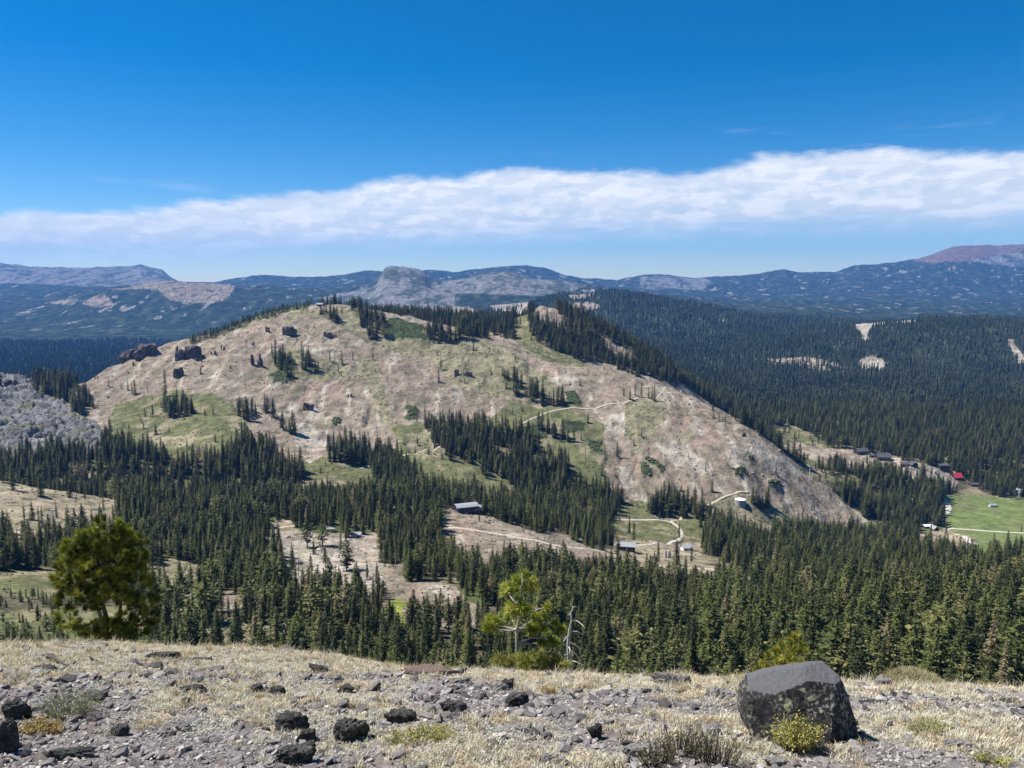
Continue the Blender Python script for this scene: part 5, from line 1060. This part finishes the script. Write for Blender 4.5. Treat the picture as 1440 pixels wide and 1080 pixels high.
# ---- buildings
M_DWOOD = m_plain('dark_wood', (.045, .035, .03), .25, 1); M_ROOFD = m_plain('dark_roof', (.075, .075, .08), .2, 1); M_METAL = m_plain('pale_metal_roof', (.27, .28, .29), .15, 1, .7); M_RED = m_plain('red_roof', (.40, .05, .06), .1, 1, .5)
M_WHITE = m_plain('white_paint', (.75, .74, .70), .08, 1); M_GLASS = m_plain('window_glass', (.02, .03, .04), .05, 1, .1, 0, .5); M_BLUEW = m_plain('blue_grey_wall', (.30, .38, .45), .1, 1); M_STEEL = m_plain('tank_steel', (.30, .32, .31), .12, .6, .8); M_DSTEEL = m_plain('dark_steel', (.06, .065, .07), .2, 1, .5)
M_BASE = m_plain('stone_base', (.28, .25, .21), .2, 1)
def house(name, cat, label, px, py, w, d, h, rh, wall, roof, rot=0, ridge='x', nwin=3, door=True, over=.8, chimney=False, group='buildings in the valley', storey=1):
    p = hit(px, py); zz = min(float(zat(p.x + i, p.y + j)) for i in (-w / 2, w / 2) for j in (-d / 2, d / 2)); zt_ = max(p.z, float(zat(p.x, p.y)))
    root = empty(name, (p.x, p.y + d / 2, zt_), rot); tag(root, label, cat, group); dz = zz - zt_ - 1
    m = MB(); x0, x1, y0, y1 = -w / 2, w / 2, -d / 2, d / 2
    m.box(x0, x1, y0, y1, dz, h)
    if ridge == 'x': m.add([(x0, y0, h), (x0, y1, h), (x0, 0, h + rh * .96), (x1, y0, h), (x1, y1, h), (x1, 0, h + rh * .96)], [(0, 1, 2), (3, 5, 4)])
    else: m.add([(x0, y0, h), (x1, y0, h), (0, y0, h + rh * .96), (x0, y1, h), (x1, y1, h), (0, y1, h + rh * .96)], [(0, 1, 2), (3, 5, 4)])
    m.build('wall', wall, root)
    rf = MB(); t = .35; o = over; e = rh * o / ((d if ridge == 'x' else w) / 2)
    if ridge == 'x': prof = [(y0 - o, h - e), (0, h + rh), (y1 + o, h - e), (y1 + o, h - e + t), (0, h + rh + t), (y0 - o, h - e + t)]; rf.add([(x0 - o, a, b) for a, b in prof] + [(x1 + o, a, b) for a, b in prof], [(0, 1, 4, 5), (1, 2, 3, 4), (6, 11, 10, 7), (7, 10, 9, 8)] + [(i, 6 + i, 6 + (i + 1) % 6, (i + 1) % 6) for i in range(6)])
    else: prof = [(x0 - o, h - e), (0, h + rh), (x1 + o, h - e), (x1 + o, h - e + t), (0, h + rh + t), (x0 - o, h - e + t)]; rf.add([(a, y0 - o, b) for a, b in prof] + [(a, y1 + o, b) for a, b in prof], [(0, 1, 4, 5), (1, 2, 3, 4), (6, 11, 10, 7), (7, 10, 9, 8)] + [(i, 6 + i, 6 + (i + 1) % 6, (i + 1) % 6) for i in range(6)])
    r_ = rf.build('roof', roof, root)
    if chimney: c_ = MB(); c_.box(w * .2, w * .2 + 1, .3, 1.3, h + rh * .3, h + rh + 1.2); c_.build('chimney', M_BASE, r_)
    for s_ in range(storey):
        for i in range(nwin):
            wx_ = x0 + w * (i + .5) / nwin; zb = 1.0 + s_ * 2.9
            if door and s_ == 0 and i == nwin // 2: q = MB(); q.box(wx_ - .6, wx_ + .6, y0 - .08, y0 + .05, 0, 2.1); q.build('door', M_DSTEEL, root); continue
            q = MB(); q.box(wx_ - .8, wx_ + .8, y0 - .08, y0 + .05, zb, min(zb + 1.3, h - .2)); wd = q.build('window', M_GLASS, root)
            fr = MB(); fr.box(wx_ - .95, wx_ + .95, y0 - .12, y0 - .005, zb - .15, zb); fr.build('sill', M_WHITE if wall is not M_WHITE else M_BASE, wd)
    return root
house('chalet', 'house', 'dark brown chalet furthest up the tan track at right', 1213, 640, 20, 13, 6.5, 4, M_DWOOD, M_ROOFD, .25, 'x', 5, storey=2, chimney=True)
house('chalet', 'house', 'dark chalet with wide gable beside the tan cut, second from the left', 1245, 648, 20, 14, 6, 5.5, M_DWOOD, M_ROOFD, -.2, 'x', 5, storey=2, chimney=True)
house('cabin', 'cabin', 'low dark cabin between the two chalets', 1228, 643, 8, 6, 3, 2, M_DWOOD, M_ROOFD, .1)
house('cabin', 'cabin', 'low dark cabin left of the pale rock lot', 1275, 656, 13, 8, 3.5, 3, M_DWOOD, M_ROOFD, -.3)
house('cabin', 'cabin', 'small dark cabin with peaked roof behind the pale rocks', 1286, 657, 10, 8, 4, 4, M_DWOOD, M_ROOFD, .2, 'y')
house('lodge', 'house', 'blocky three storey dark lodge left of the red roof', 1328, 663, 15, 12, 9.5, 1.6, M_DWOOD, M_ROOFD, .05, 'x', 4, storey=3)
house('red_roofed_house', 'house', 'house with bright red roof in the trees at right', 1348, 675, 13, 11, 4, 6, M_DWOOD, M_RED, .1, 'x', 3)
house('cabin', 'cabin', 'small dark cabin right of and below the red roof', 1371, 684, 11, 7, 3, 2, M_DWOOD, M_ROOFD, 0)
house('blue_house', 'house', 'pale blue grey house at the right edge above the meadow', 1437, 698, 14, 10, 6, 4, M_BLUEW, M_METAL, .3, 'y', 3, storey=2)
house('shed', 'shed', 'small white shed at the upper edge of the meadow', 1397, 713, 9, 5, 2.6, 1.4, M_WHITE, M_METAL, 0, 'x', 2)
house('shed', 'shed', 'long pale shed with brown wall at the road junction', 1306, 743, 11, 6, 2.8, 1.2, M_DWOOD, M_WHITE, .1, 'x', 3)
house('cabin', 'cabin', 'small peaked brown cabin right of the long shed at the junction', 1316, 747, 7, 6, 3, 3, M_DWOOD, M_METAL, .2, 'y', 2)
house('hut', 'hut', 'grey roofed hut alone in the dense forest at right', 1338, 787, 9, 7, 3, 2.2, M_BASE, M_METAL, .1, 'x', 3)
house('workshop', 'building', 'dark workshop with white end by the road below the meadow', 880, 775, 16, 9, 4, 2, M_DWOOD, M_METAL, -.2, 'x', 4)
house('shed', 'shed', 'white roofed shed half hidden by trees right of the road bend', 967, 775, 9, 7, 3, 1.5, M_WHITE, M_METAL, .2, 'x', 2)
house('shed', 'shed', 'pale roofed shed in trees right of the white roofed shed', 1110, 764, 13, 7, 3, 1.5, M_BASE, M_METAL, .1, 'x', 3)
house('shed', 'shed', 'small pale green shed under trees behind the pale clearing', 500, 756, 7, 4, 2.4, 1, M_BLUEW, M_METAL, 0, 'x', 2)
house('shed', 'shed', 'little grey shed left of the pale green one behind the clearing', 464, 748, 5, 4, 2.4, 1, M_BASE, M_METAL, .2, 'x', 2)
house('summit_hut', 'building', 'pale roofed hut on top of the bare hill', 450, 431, 13, 9, 4, 2.4, M_DWOOD, M_METAL, 0, 'x', 4, group='buildings on the hill top')
house('summit_lodge', 'building', 'long low dark building on the hill top right of the hut', 484, 428, 34, 9, 3.5, 1.5, M_DWOOD, M_ROOFD, 0, 'x', 7, group='buildings on the hill top')
def lift_station():
    p = hit(655, 722); root = empty('lift_station', (p.x, p.y + 4, p.z), .35); tag(root, 'dark lift station with curved pale metal roof on the spur', 'lift station')
    w, d, h = 17, 10, 5.2; m = MB(); m.box(-w / 2, w / 2, -d / 2, d / 2, -3, h); m.build('wall', m_plain('navy_wall', (.03, .04, .06), .15, 1), root)
    r_ = MB(); n_ = 10; pr = [(-d / 2 - 1 + (d + 2) * i / n_, h + .1 + 2.6 * math.sin(math.pi * (.08 + .84 * i / n_))) for i in range(n_ + 1)]; pr2 = pr + [(a, b - .3) for a, b in reversed(pr)]
    k = len(pr2); r_.add([(-w / 2 - 1.5, a, b) for a, b in pr2] + [(w / 2 + 1.5, a, b) for a, b in pr2], [(i, (i + 1) % k, k + (i + 1) % k, k + i) for i in range(k)] + [(i, i + 1, k - 2 - i, k - 1 - i) for i in range(n_)] + [(k + i + 1, k + i, 2 * k - 1 - i, 2 * k - 2 - i) for i in range(n_)]); r_.build('roof', M_METAL, root)
    for i in range(4):
        q = MB(); q.box(-7.4 + i * 4, -5 + i * 4, -d / 2 - .08, -d / 2 + .05, 1.2, 3.2); q.build('window', M_GLASS, root)
    q = MB(); q.box(7, 8.4, -d / 2 - .08, -d / 2 + .05, 0, 2.3); q.build('door', M_DSTEEL, root)
    a = MB(); a.box(w / 2, w / 2 + 9, -3, 3, -3, 2.6); an_ = a.build('annex', m_plain('navy_annex', (.035, .045, .065), .15, 1), root); b_ = MB(); b_.prism([(w / 2 - .3, 2.6), (w / 2 + 9.8, 2.6), (w / 2 + 9.8, 2.9), (w / 2 + 4.7, 4.4), (w / 2 - .3, 2.9)], -3.6, 3.6); b_.build('roof', M_METAL, an_)
lift_station()
def tank():
    p = hit(1043, 714); root = empty('water_tank', (p.x, p.y + 6, p.z)); tag(root, 'round grey steel water tank beside trees at the hill foot', 'water tank'); m = MB(); m.tube([(0, 0, -2), (0, 0, 8.4)], 6.3, 40); m.build('wall', M_STEEL, root)
    t = MB(); t.tube([(0, 0, 8.4), (0, 0, 8.8), (0, 0, 9.5)], [6.6, 6.5, .6], 40); t.build('roof', M_WHITE, root); l = MB()
    for s in (-.3, .3): l.tube([(s, -6.45, -1), (s, -6.45, 8.8)], .05, 4)
    for i in range(16): l.tube([(-.3, -6.45, i * .55), (.3, -6.45, i * .55)], .03, 4)
    l.build('ladder', M_DSTEEL, root)
tank()
def tower(px, py, hp, mat, label, arm=3.2, lean=0):
    p = hit(px, py); h = hp * p.y / F * 1.03; root = empty('lift_tower', p); root.rotation_euler = (0, lean, 0); tag(root, label, 'lift tower', 'lift towers and masts'); m = MB(); m.tube([(0, 0, -1), (0, 0, h)], [.5, .36], 12); m.build('mast', mat, root)
    a = MB(); a.box(-arm, arm, -.2, .2, h, h + .4); ar = a.build('crossarm', mat, root)
    for s in (-1, 1):
        w = MB(); w.box(s * arm - .25, s * arm + .25, -1.4, 1.4, h - .45, h - .05); w.build('sheave_assembly', M_DSTEEL, ar)
tower(1138, 675, 19, M_WHITE, 'white lift tower on the bare right slope of the hill', 1.5)
tower(1145, 717, 16, M_DSTEEL, 'dark lift tower below the white one near the hill foot', 2)
tower(73, 732, 15, M_WHITE, 'white lift tower on the bare knoll at left', 1.2, .1)
tower(1423, 803, 13, M_WHITE, 'leaning white mast above the bare strip at far right', .8, -.3)
tower(1372, 803, 10, M_WHITE, 'short white mast in forest left of the leaning one', .8)
tower(512, 437, 11, M_WHITE, 'thin pale mast among trees right of the hill top', 1)
tower(674, 733, 17, M_DSTEEL, 'dark lift tower beside the lift station on the spur', 2.5)
# dead trees
def dead_tree(px, py, hp, label, lean=0, dark=False):
    p = hit(px, py); h = hp * p.y / F * 1.03; rg = np.random.default_rng(int(px)); root = empty('dead_tree', p); root.rotation_euler = (0, lean, 0); tag(root, label, 'dead tree', 'bare dead trees'); m = MB(); b = MB()
    m.tube([(0, 0, -.8), (.1, 0, h * .5), (0, .1, h)], [.3, .2, .05], 6); mt = M_TRUNK if dark else M_SNAG
    for i in range(12):
        z0 = h * rg.uniform(.3, .92); an = rg.uniform(0, 6.28); L = h * .13 * (1.2 - z0 / h); m.tube([(0, 0, z0), (math.cos(an) * L, math.sin(an) * L, z0 + L * .3)], [.07, .02], 4)
    m.build('trunk', mt, root)
for a_ in [(107, 706, 30, 'leaning dark snag on the crest of the left knoll', .12, True), (221, 903, 42, 'grey snag right of the bushy pine, tallest of three', 0), (232, 900, 30, 'short grey snag right of the tallest one'), (240, 904, 36, 'grey snag nearest the rim grass right of the bushy pine', .04),
           (1273, 932, 34, 'dark pole like snag left of the brown grassy hump', 0, True), (824, 555, 15, 'thin snag on the bare slope above the track'), (939, 582, 13, 'thin snag right of the end of the track'), (823, 648, 26, 'tall bare snag on the green slope edge', 0, True), (1044, 661, 24, 'bare branched snag above the water tank', 0, True),
           (813, 638, 27, 'thin dark snag on the green slope left of the tall one', 0, True), (897, 828, 46, 'tall grey snag in forest below the road', 0), (1022, 868, 60, 'grey snag rising from the forest left of the tan strip end', 0), (420, 812, 34, 'grey snag in front of the pale clearing', 0), (395, 792, 30, 'bare snag at the left end of the pale clearing', 0), (556, 800, 40, 'bare snag above the tan clearing', .03), (1095, 935, 44, 'broken grey snag behind the small pine', 0)]:
    dead_tree(*a_)
# pale boulders in clearings
for k, (px, py, w, h, lb) in enumerate([(405, 757, 16, 5, 'long pale slab on the clearing at left centre'), (436, 763, 10, 6, 'white boulder right of the long pale slab'), (447, 768, 8, 5, 'small white boulder on the pale clearing'), (672, 851, 7, 6, 'white boulder at the right end of the tan clearing'),
      (428, 756, 9, 4, 'flat white boulder behind the other pale ones'), (938, 785, 14, 16, 'white rubble mound below the road bend'), (952, 779, 10, 8, 'small white rubble mound right of the larger one'), (1258, 652, 9, 6, 'pale boulder in front of the second chalet'), (1300, 660, 12, 5, 'pale rubble on the lot left of the lodge'), (1312, 665, 12, 6, 'pale rubble just below the lodge')]):
    o = outcrop(px, py, w, h, lb, M_PALE, 2, 90 + k); o.name = 'pale_boulder'; o['category'] = 'boulder'; o['group'] = 'pale boulders in the clearings'

# ================================================================ SKY, SUN, AIR
SUN_EL, SUN_AZ = R(57), R(-74)       # azimuth measured from +Y towards +X: the sun stands to the left, a little ahead
sd = Vector((math.sin(SUN_AZ) * math.cos(SUN_EL), math.cos(SUN_AZ) * math.cos(SUN_EL), math.sin(SUN_EL)))
sl = bpy.data.lights.new('sun', 'SUN'); sl.energy = 5.0; sl.angle = R(.53); sl.color = (1, .965, .91); so = bpy.data.objects.new('sun', sl); COL.objects.link(so); so.rotation_euler = sd.to_track_quat('Z', 'Y').to_euler()
W = bpy.data.worlds.new('World'); S.world = W; W.use_nodes = True; nt = W.node_tree; N, L = nt.nodes, nt.links; N.clear()
def nd(ty, **k):
    n_ = N.new(ty)
    for q, v_ in k.items(): setattr(n_, q, v_)
    return n_
def mth(op, a, b=0.0, c=None, clamp=False):
    m_ = nd('ShaderNodeMath', operation=op, use_clamp=clamp)
    for v_, i in ((a, 0), (b, 1)) + (((c, 2),) if c is not None else ()):
        if isinstance(v_, (int, float)): m_.inputs[i].default_value = v_
        else: L.new(v_, m_.inputs[i])
    return m_.outputs[0]
def mr(v, a, b, c=0., d=1., sm=True):
    m_ = nd('ShaderNodeMapRange'); m_.interpolation_type = 'SMOOTHSTEP' if sm else 'LINEAR'
    for q, i in ((v, 0), (a, 1), (b, 2), (c, 3), (d, 4)):
        if isinstance(q, (int, float)): m_.inputs[i].default_value = q
        else: L.new(q, m_.inputs[i])
    return m_.outputs[0]
def wn(vec, scale, detail, rough, dist=0): n_ = nd('ShaderNodeTexNoise'); L.new(vec, n_.inputs['Vector']); n_.inputs['Scale'].default_value = scale; n_.inputs['Detail'].default_value = detail; n_.inputs['Roughness'].default_value = rough; n_.inputs['Distortion'].default_value = dist; return n_.outputs['Fac']
sky = nd('ShaderNodeTexSky', sky_type='NISHITA'); sky.sun_disc = False; sky.sun_elevation = SUN_EL; sky.sun_rotation = SUN_AZ; sky.altitude = 2400; sky.air_density = 1.0; sky.dust_density = .3; sky.ozone_density = 2.5
tc = nd('ShaderNodeTexCoord'); sx = nd('ShaderNodeSeparateXYZ'); L.new(tc.outputs['Generated'], sx.inputs[0]); X_, Y_, Z_ = sx.outputs
az = mth('ARCTAN2', X_, Y_); hr = mth('SQRT', mth('ADD', mth('MULTIPLY', X_, X_), mth('MULTIPLY', Y_, Y_))); el = mth('DIVIDE', Z_, mth('MAXIMUM', hr, .001))
vec = nd('ShaderNodeCombineXYZ'); L.new(az, vec.inputs[0]); L.new(mth('MULTIPLY', el, 2.5), vec.inputs[1])
vec2 = nd('ShaderNodeCombineXYZ'); L.new(az, vec2.inputs[0]); L.new(mth('MULTIPLY', el, 7.5), vec2.inputs[1])
def el_of(px, py): a_, s_ = ray(px, py); return math.atan(float(a_)), float(s_) / math.hypot(1, float(a_))
def curve(pts, lo=-1.2, hi=1.2, emax=.4):
    fc = nd('ShaderNodeFloatCurve'); L.new(mr(az, lo, hi, 0., 1., False), fc.inputs['Value']); cm = fc.mapping.curves[0]; P_ = [el_of(*q) for q in pts]; P_ = [((a_ - lo) / (hi - lo), e_ / emax) for a_, e_ in P_]
    cm.points[0].location = (0, P_[0][1]); cm.points[1].location = (1, P_[-1][1])
    for q in P_: cm.points.new(*q)
    fc.mapping.update(); return mth('MULTIPLY', fc.outputs[0], emax)
TOP = [(0, 296), (90, 292), (150, 291), (235, 285), (320, 274), (420, 268), (480, 262), (560, 250), (640, 246), (720, 236), (790, 233), (860, 240), (920, 238), (1000, 232), (1070, 220), (1140, 215), (1200, 207), (1320, 206), (1440, 206)]
BOT = [(0, 368), (300, 362), (600, 350), (900, 338), (1200, 330), (1440, 326)]
top = curve(TOP); bot = curve(BOT)
n1 = wn(vec.outputs[0], 11, 9, .55, .15); n2 = wn(vec.outputs[0], 30, 8, .62, .2); n3 = wn(vec2.outputs[0], 7, 8, .6, .5); n4 = wn(vec2.outputs[0], 3.2, 6, .55, .2)
topn = mth('ADD', top, mth('ADD', mth('MULTIPLY', mth('SUBTRACT', n1, .5), .034), mth('MULTIPLY', mth('SUBTRACT', n2, .5), .014)))
up = mr(mth('SUBTRACT', topn, el), -.003, .012)
botn = mth('ADD', bot, mth('MULTIPLY', mth('SUBTRACT', n3, .5), .014)); dn_ = mr(mth('SUBTRACT', el, botn), -.012, .03)
rel = mth('DIVIDE', mth('SUBTRACT', el, bot), mth('MAXIMUM', mth('SUBTRACT', top, bot), .01))
body = mth('MULTIPLY', up, dn_)
str_ = mr(mth('ADD', n3, mth('MULTIPLY', n1, .45)), .45, .80, .35, 1.0)
dens = mth('MULTIPLY', body, mth('ADD', mth('MULTIPLY', str_, mr(rel, .10, .6, .9, .10)), mr(rel, .10, .6, .12, .92), clamp=True), clamp=True)
n8 = wn(vec.outputs[0], 22, 8, .6, .3); dens = mth('MULTIPLY', dens, mr(n8, .30, .5, .84, 1.))
# thin veil streaks above the band and haze below it
w_top = curve([(0, 285), (250, 262), (420, 258), (600, 250), (900, 215), (1100, 190), (1250, 186), (1440, 180)]); veil = mth('MULTIPLY', mth('MULTIPLY', mr(mth('SUBTRACT', mth('ADD', w_top, .03), el), 0., .02), mr(mth('SUBTRACT', el, w_top), -.02, .01)), mr(n4, .55, .72)); veil = mth('MULTIPLY', veil, .3)
dens = mth('MAXIMUM', dens, veil)
front = mr(Y_, .05, .3); dens = mth('MULTIPLY', dens, front)
hs = nd('ShaderNodeHueSaturation'); hs.inputs['Saturation'].default_value = 1.5; hs.inputs['Value'].default_value = 1.0; L.new(sky.outputs[0], hs.inputs['Color'])
n5 = wn(vec.outputs[0], 16, 7, .55, .3); n6 = nd('ShaderNodeVectorMath', operation='ADD'); L.new(vec.outputs[0], n6.inputs[0]); n6.inputs[1].default_value = (.010, -.016, 0); n7 = wn(n6.outputs[0], 16, 7, .55, .3)
shade = mth('ADD', mr(mth('SUBTRACT', n5, n7), -.055, .055, 0., .62), mr(rel, .15, .95, .1, .45), clamp=True)
shade = mth('MULTIPLY', shade, mr(n3, .38, .62, .45, 1.))
ccol = nd('ShaderNodeMix', data_type='RGBA'); L.new(mth('MULTIPLY', shade, 1.0), ccol.inputs[0]); ccol.inputs[6].default_value = (5.6, 6.4, 7.3, 1); ccol.inputs[7].default_value = (8.4, 8.6, 9.0, 1)
mx = nd('ShaderNodeMix', data_type='RGBA'); L.new(dens, mx.inputs[0]); L.new(hs.outputs[0], mx.inputs[6]); L.new(ccol.outputs[2], mx.inputs[7])
bg = nd('ShaderNodeBackground'); bg.inputs['Strength'].default_value = .072; L.new(mx.outputs[2], bg.inputs['Color']); wo = nd('ShaderNodeOutputWorld'); L.new(bg.outputs[0], wo.inputs['Surface'])
# the air
zb_, zt2 = float(Zt.min()) - 2, float(Zt.max()) + 30
m = MB(); m.box(-17500, 17500, -60, 17100, zb_, zt2); hz = bpy.data.materials.new('air'); hz.use_nodes = True; hn = hz.node_tree; hn.nodes.clear(); pv = hn.nodes.new('ShaderNodeVolumePrincipled'); pv.inputs['Density'].default_value = 4.0e-5; pv.inputs['Color'].default_value = (.13, .40, 1.0, 1); pv.inputs['Anisotropy'].default_value = .1
ho = hn.nodes.new('ShaderNodeOutputMaterial'); hn.links.new(pv.outputs[0], ho.inputs['Volume']); air = m.build('haze', hz); tag(air, kind='stuff'); air.display_type = 'WIRE'
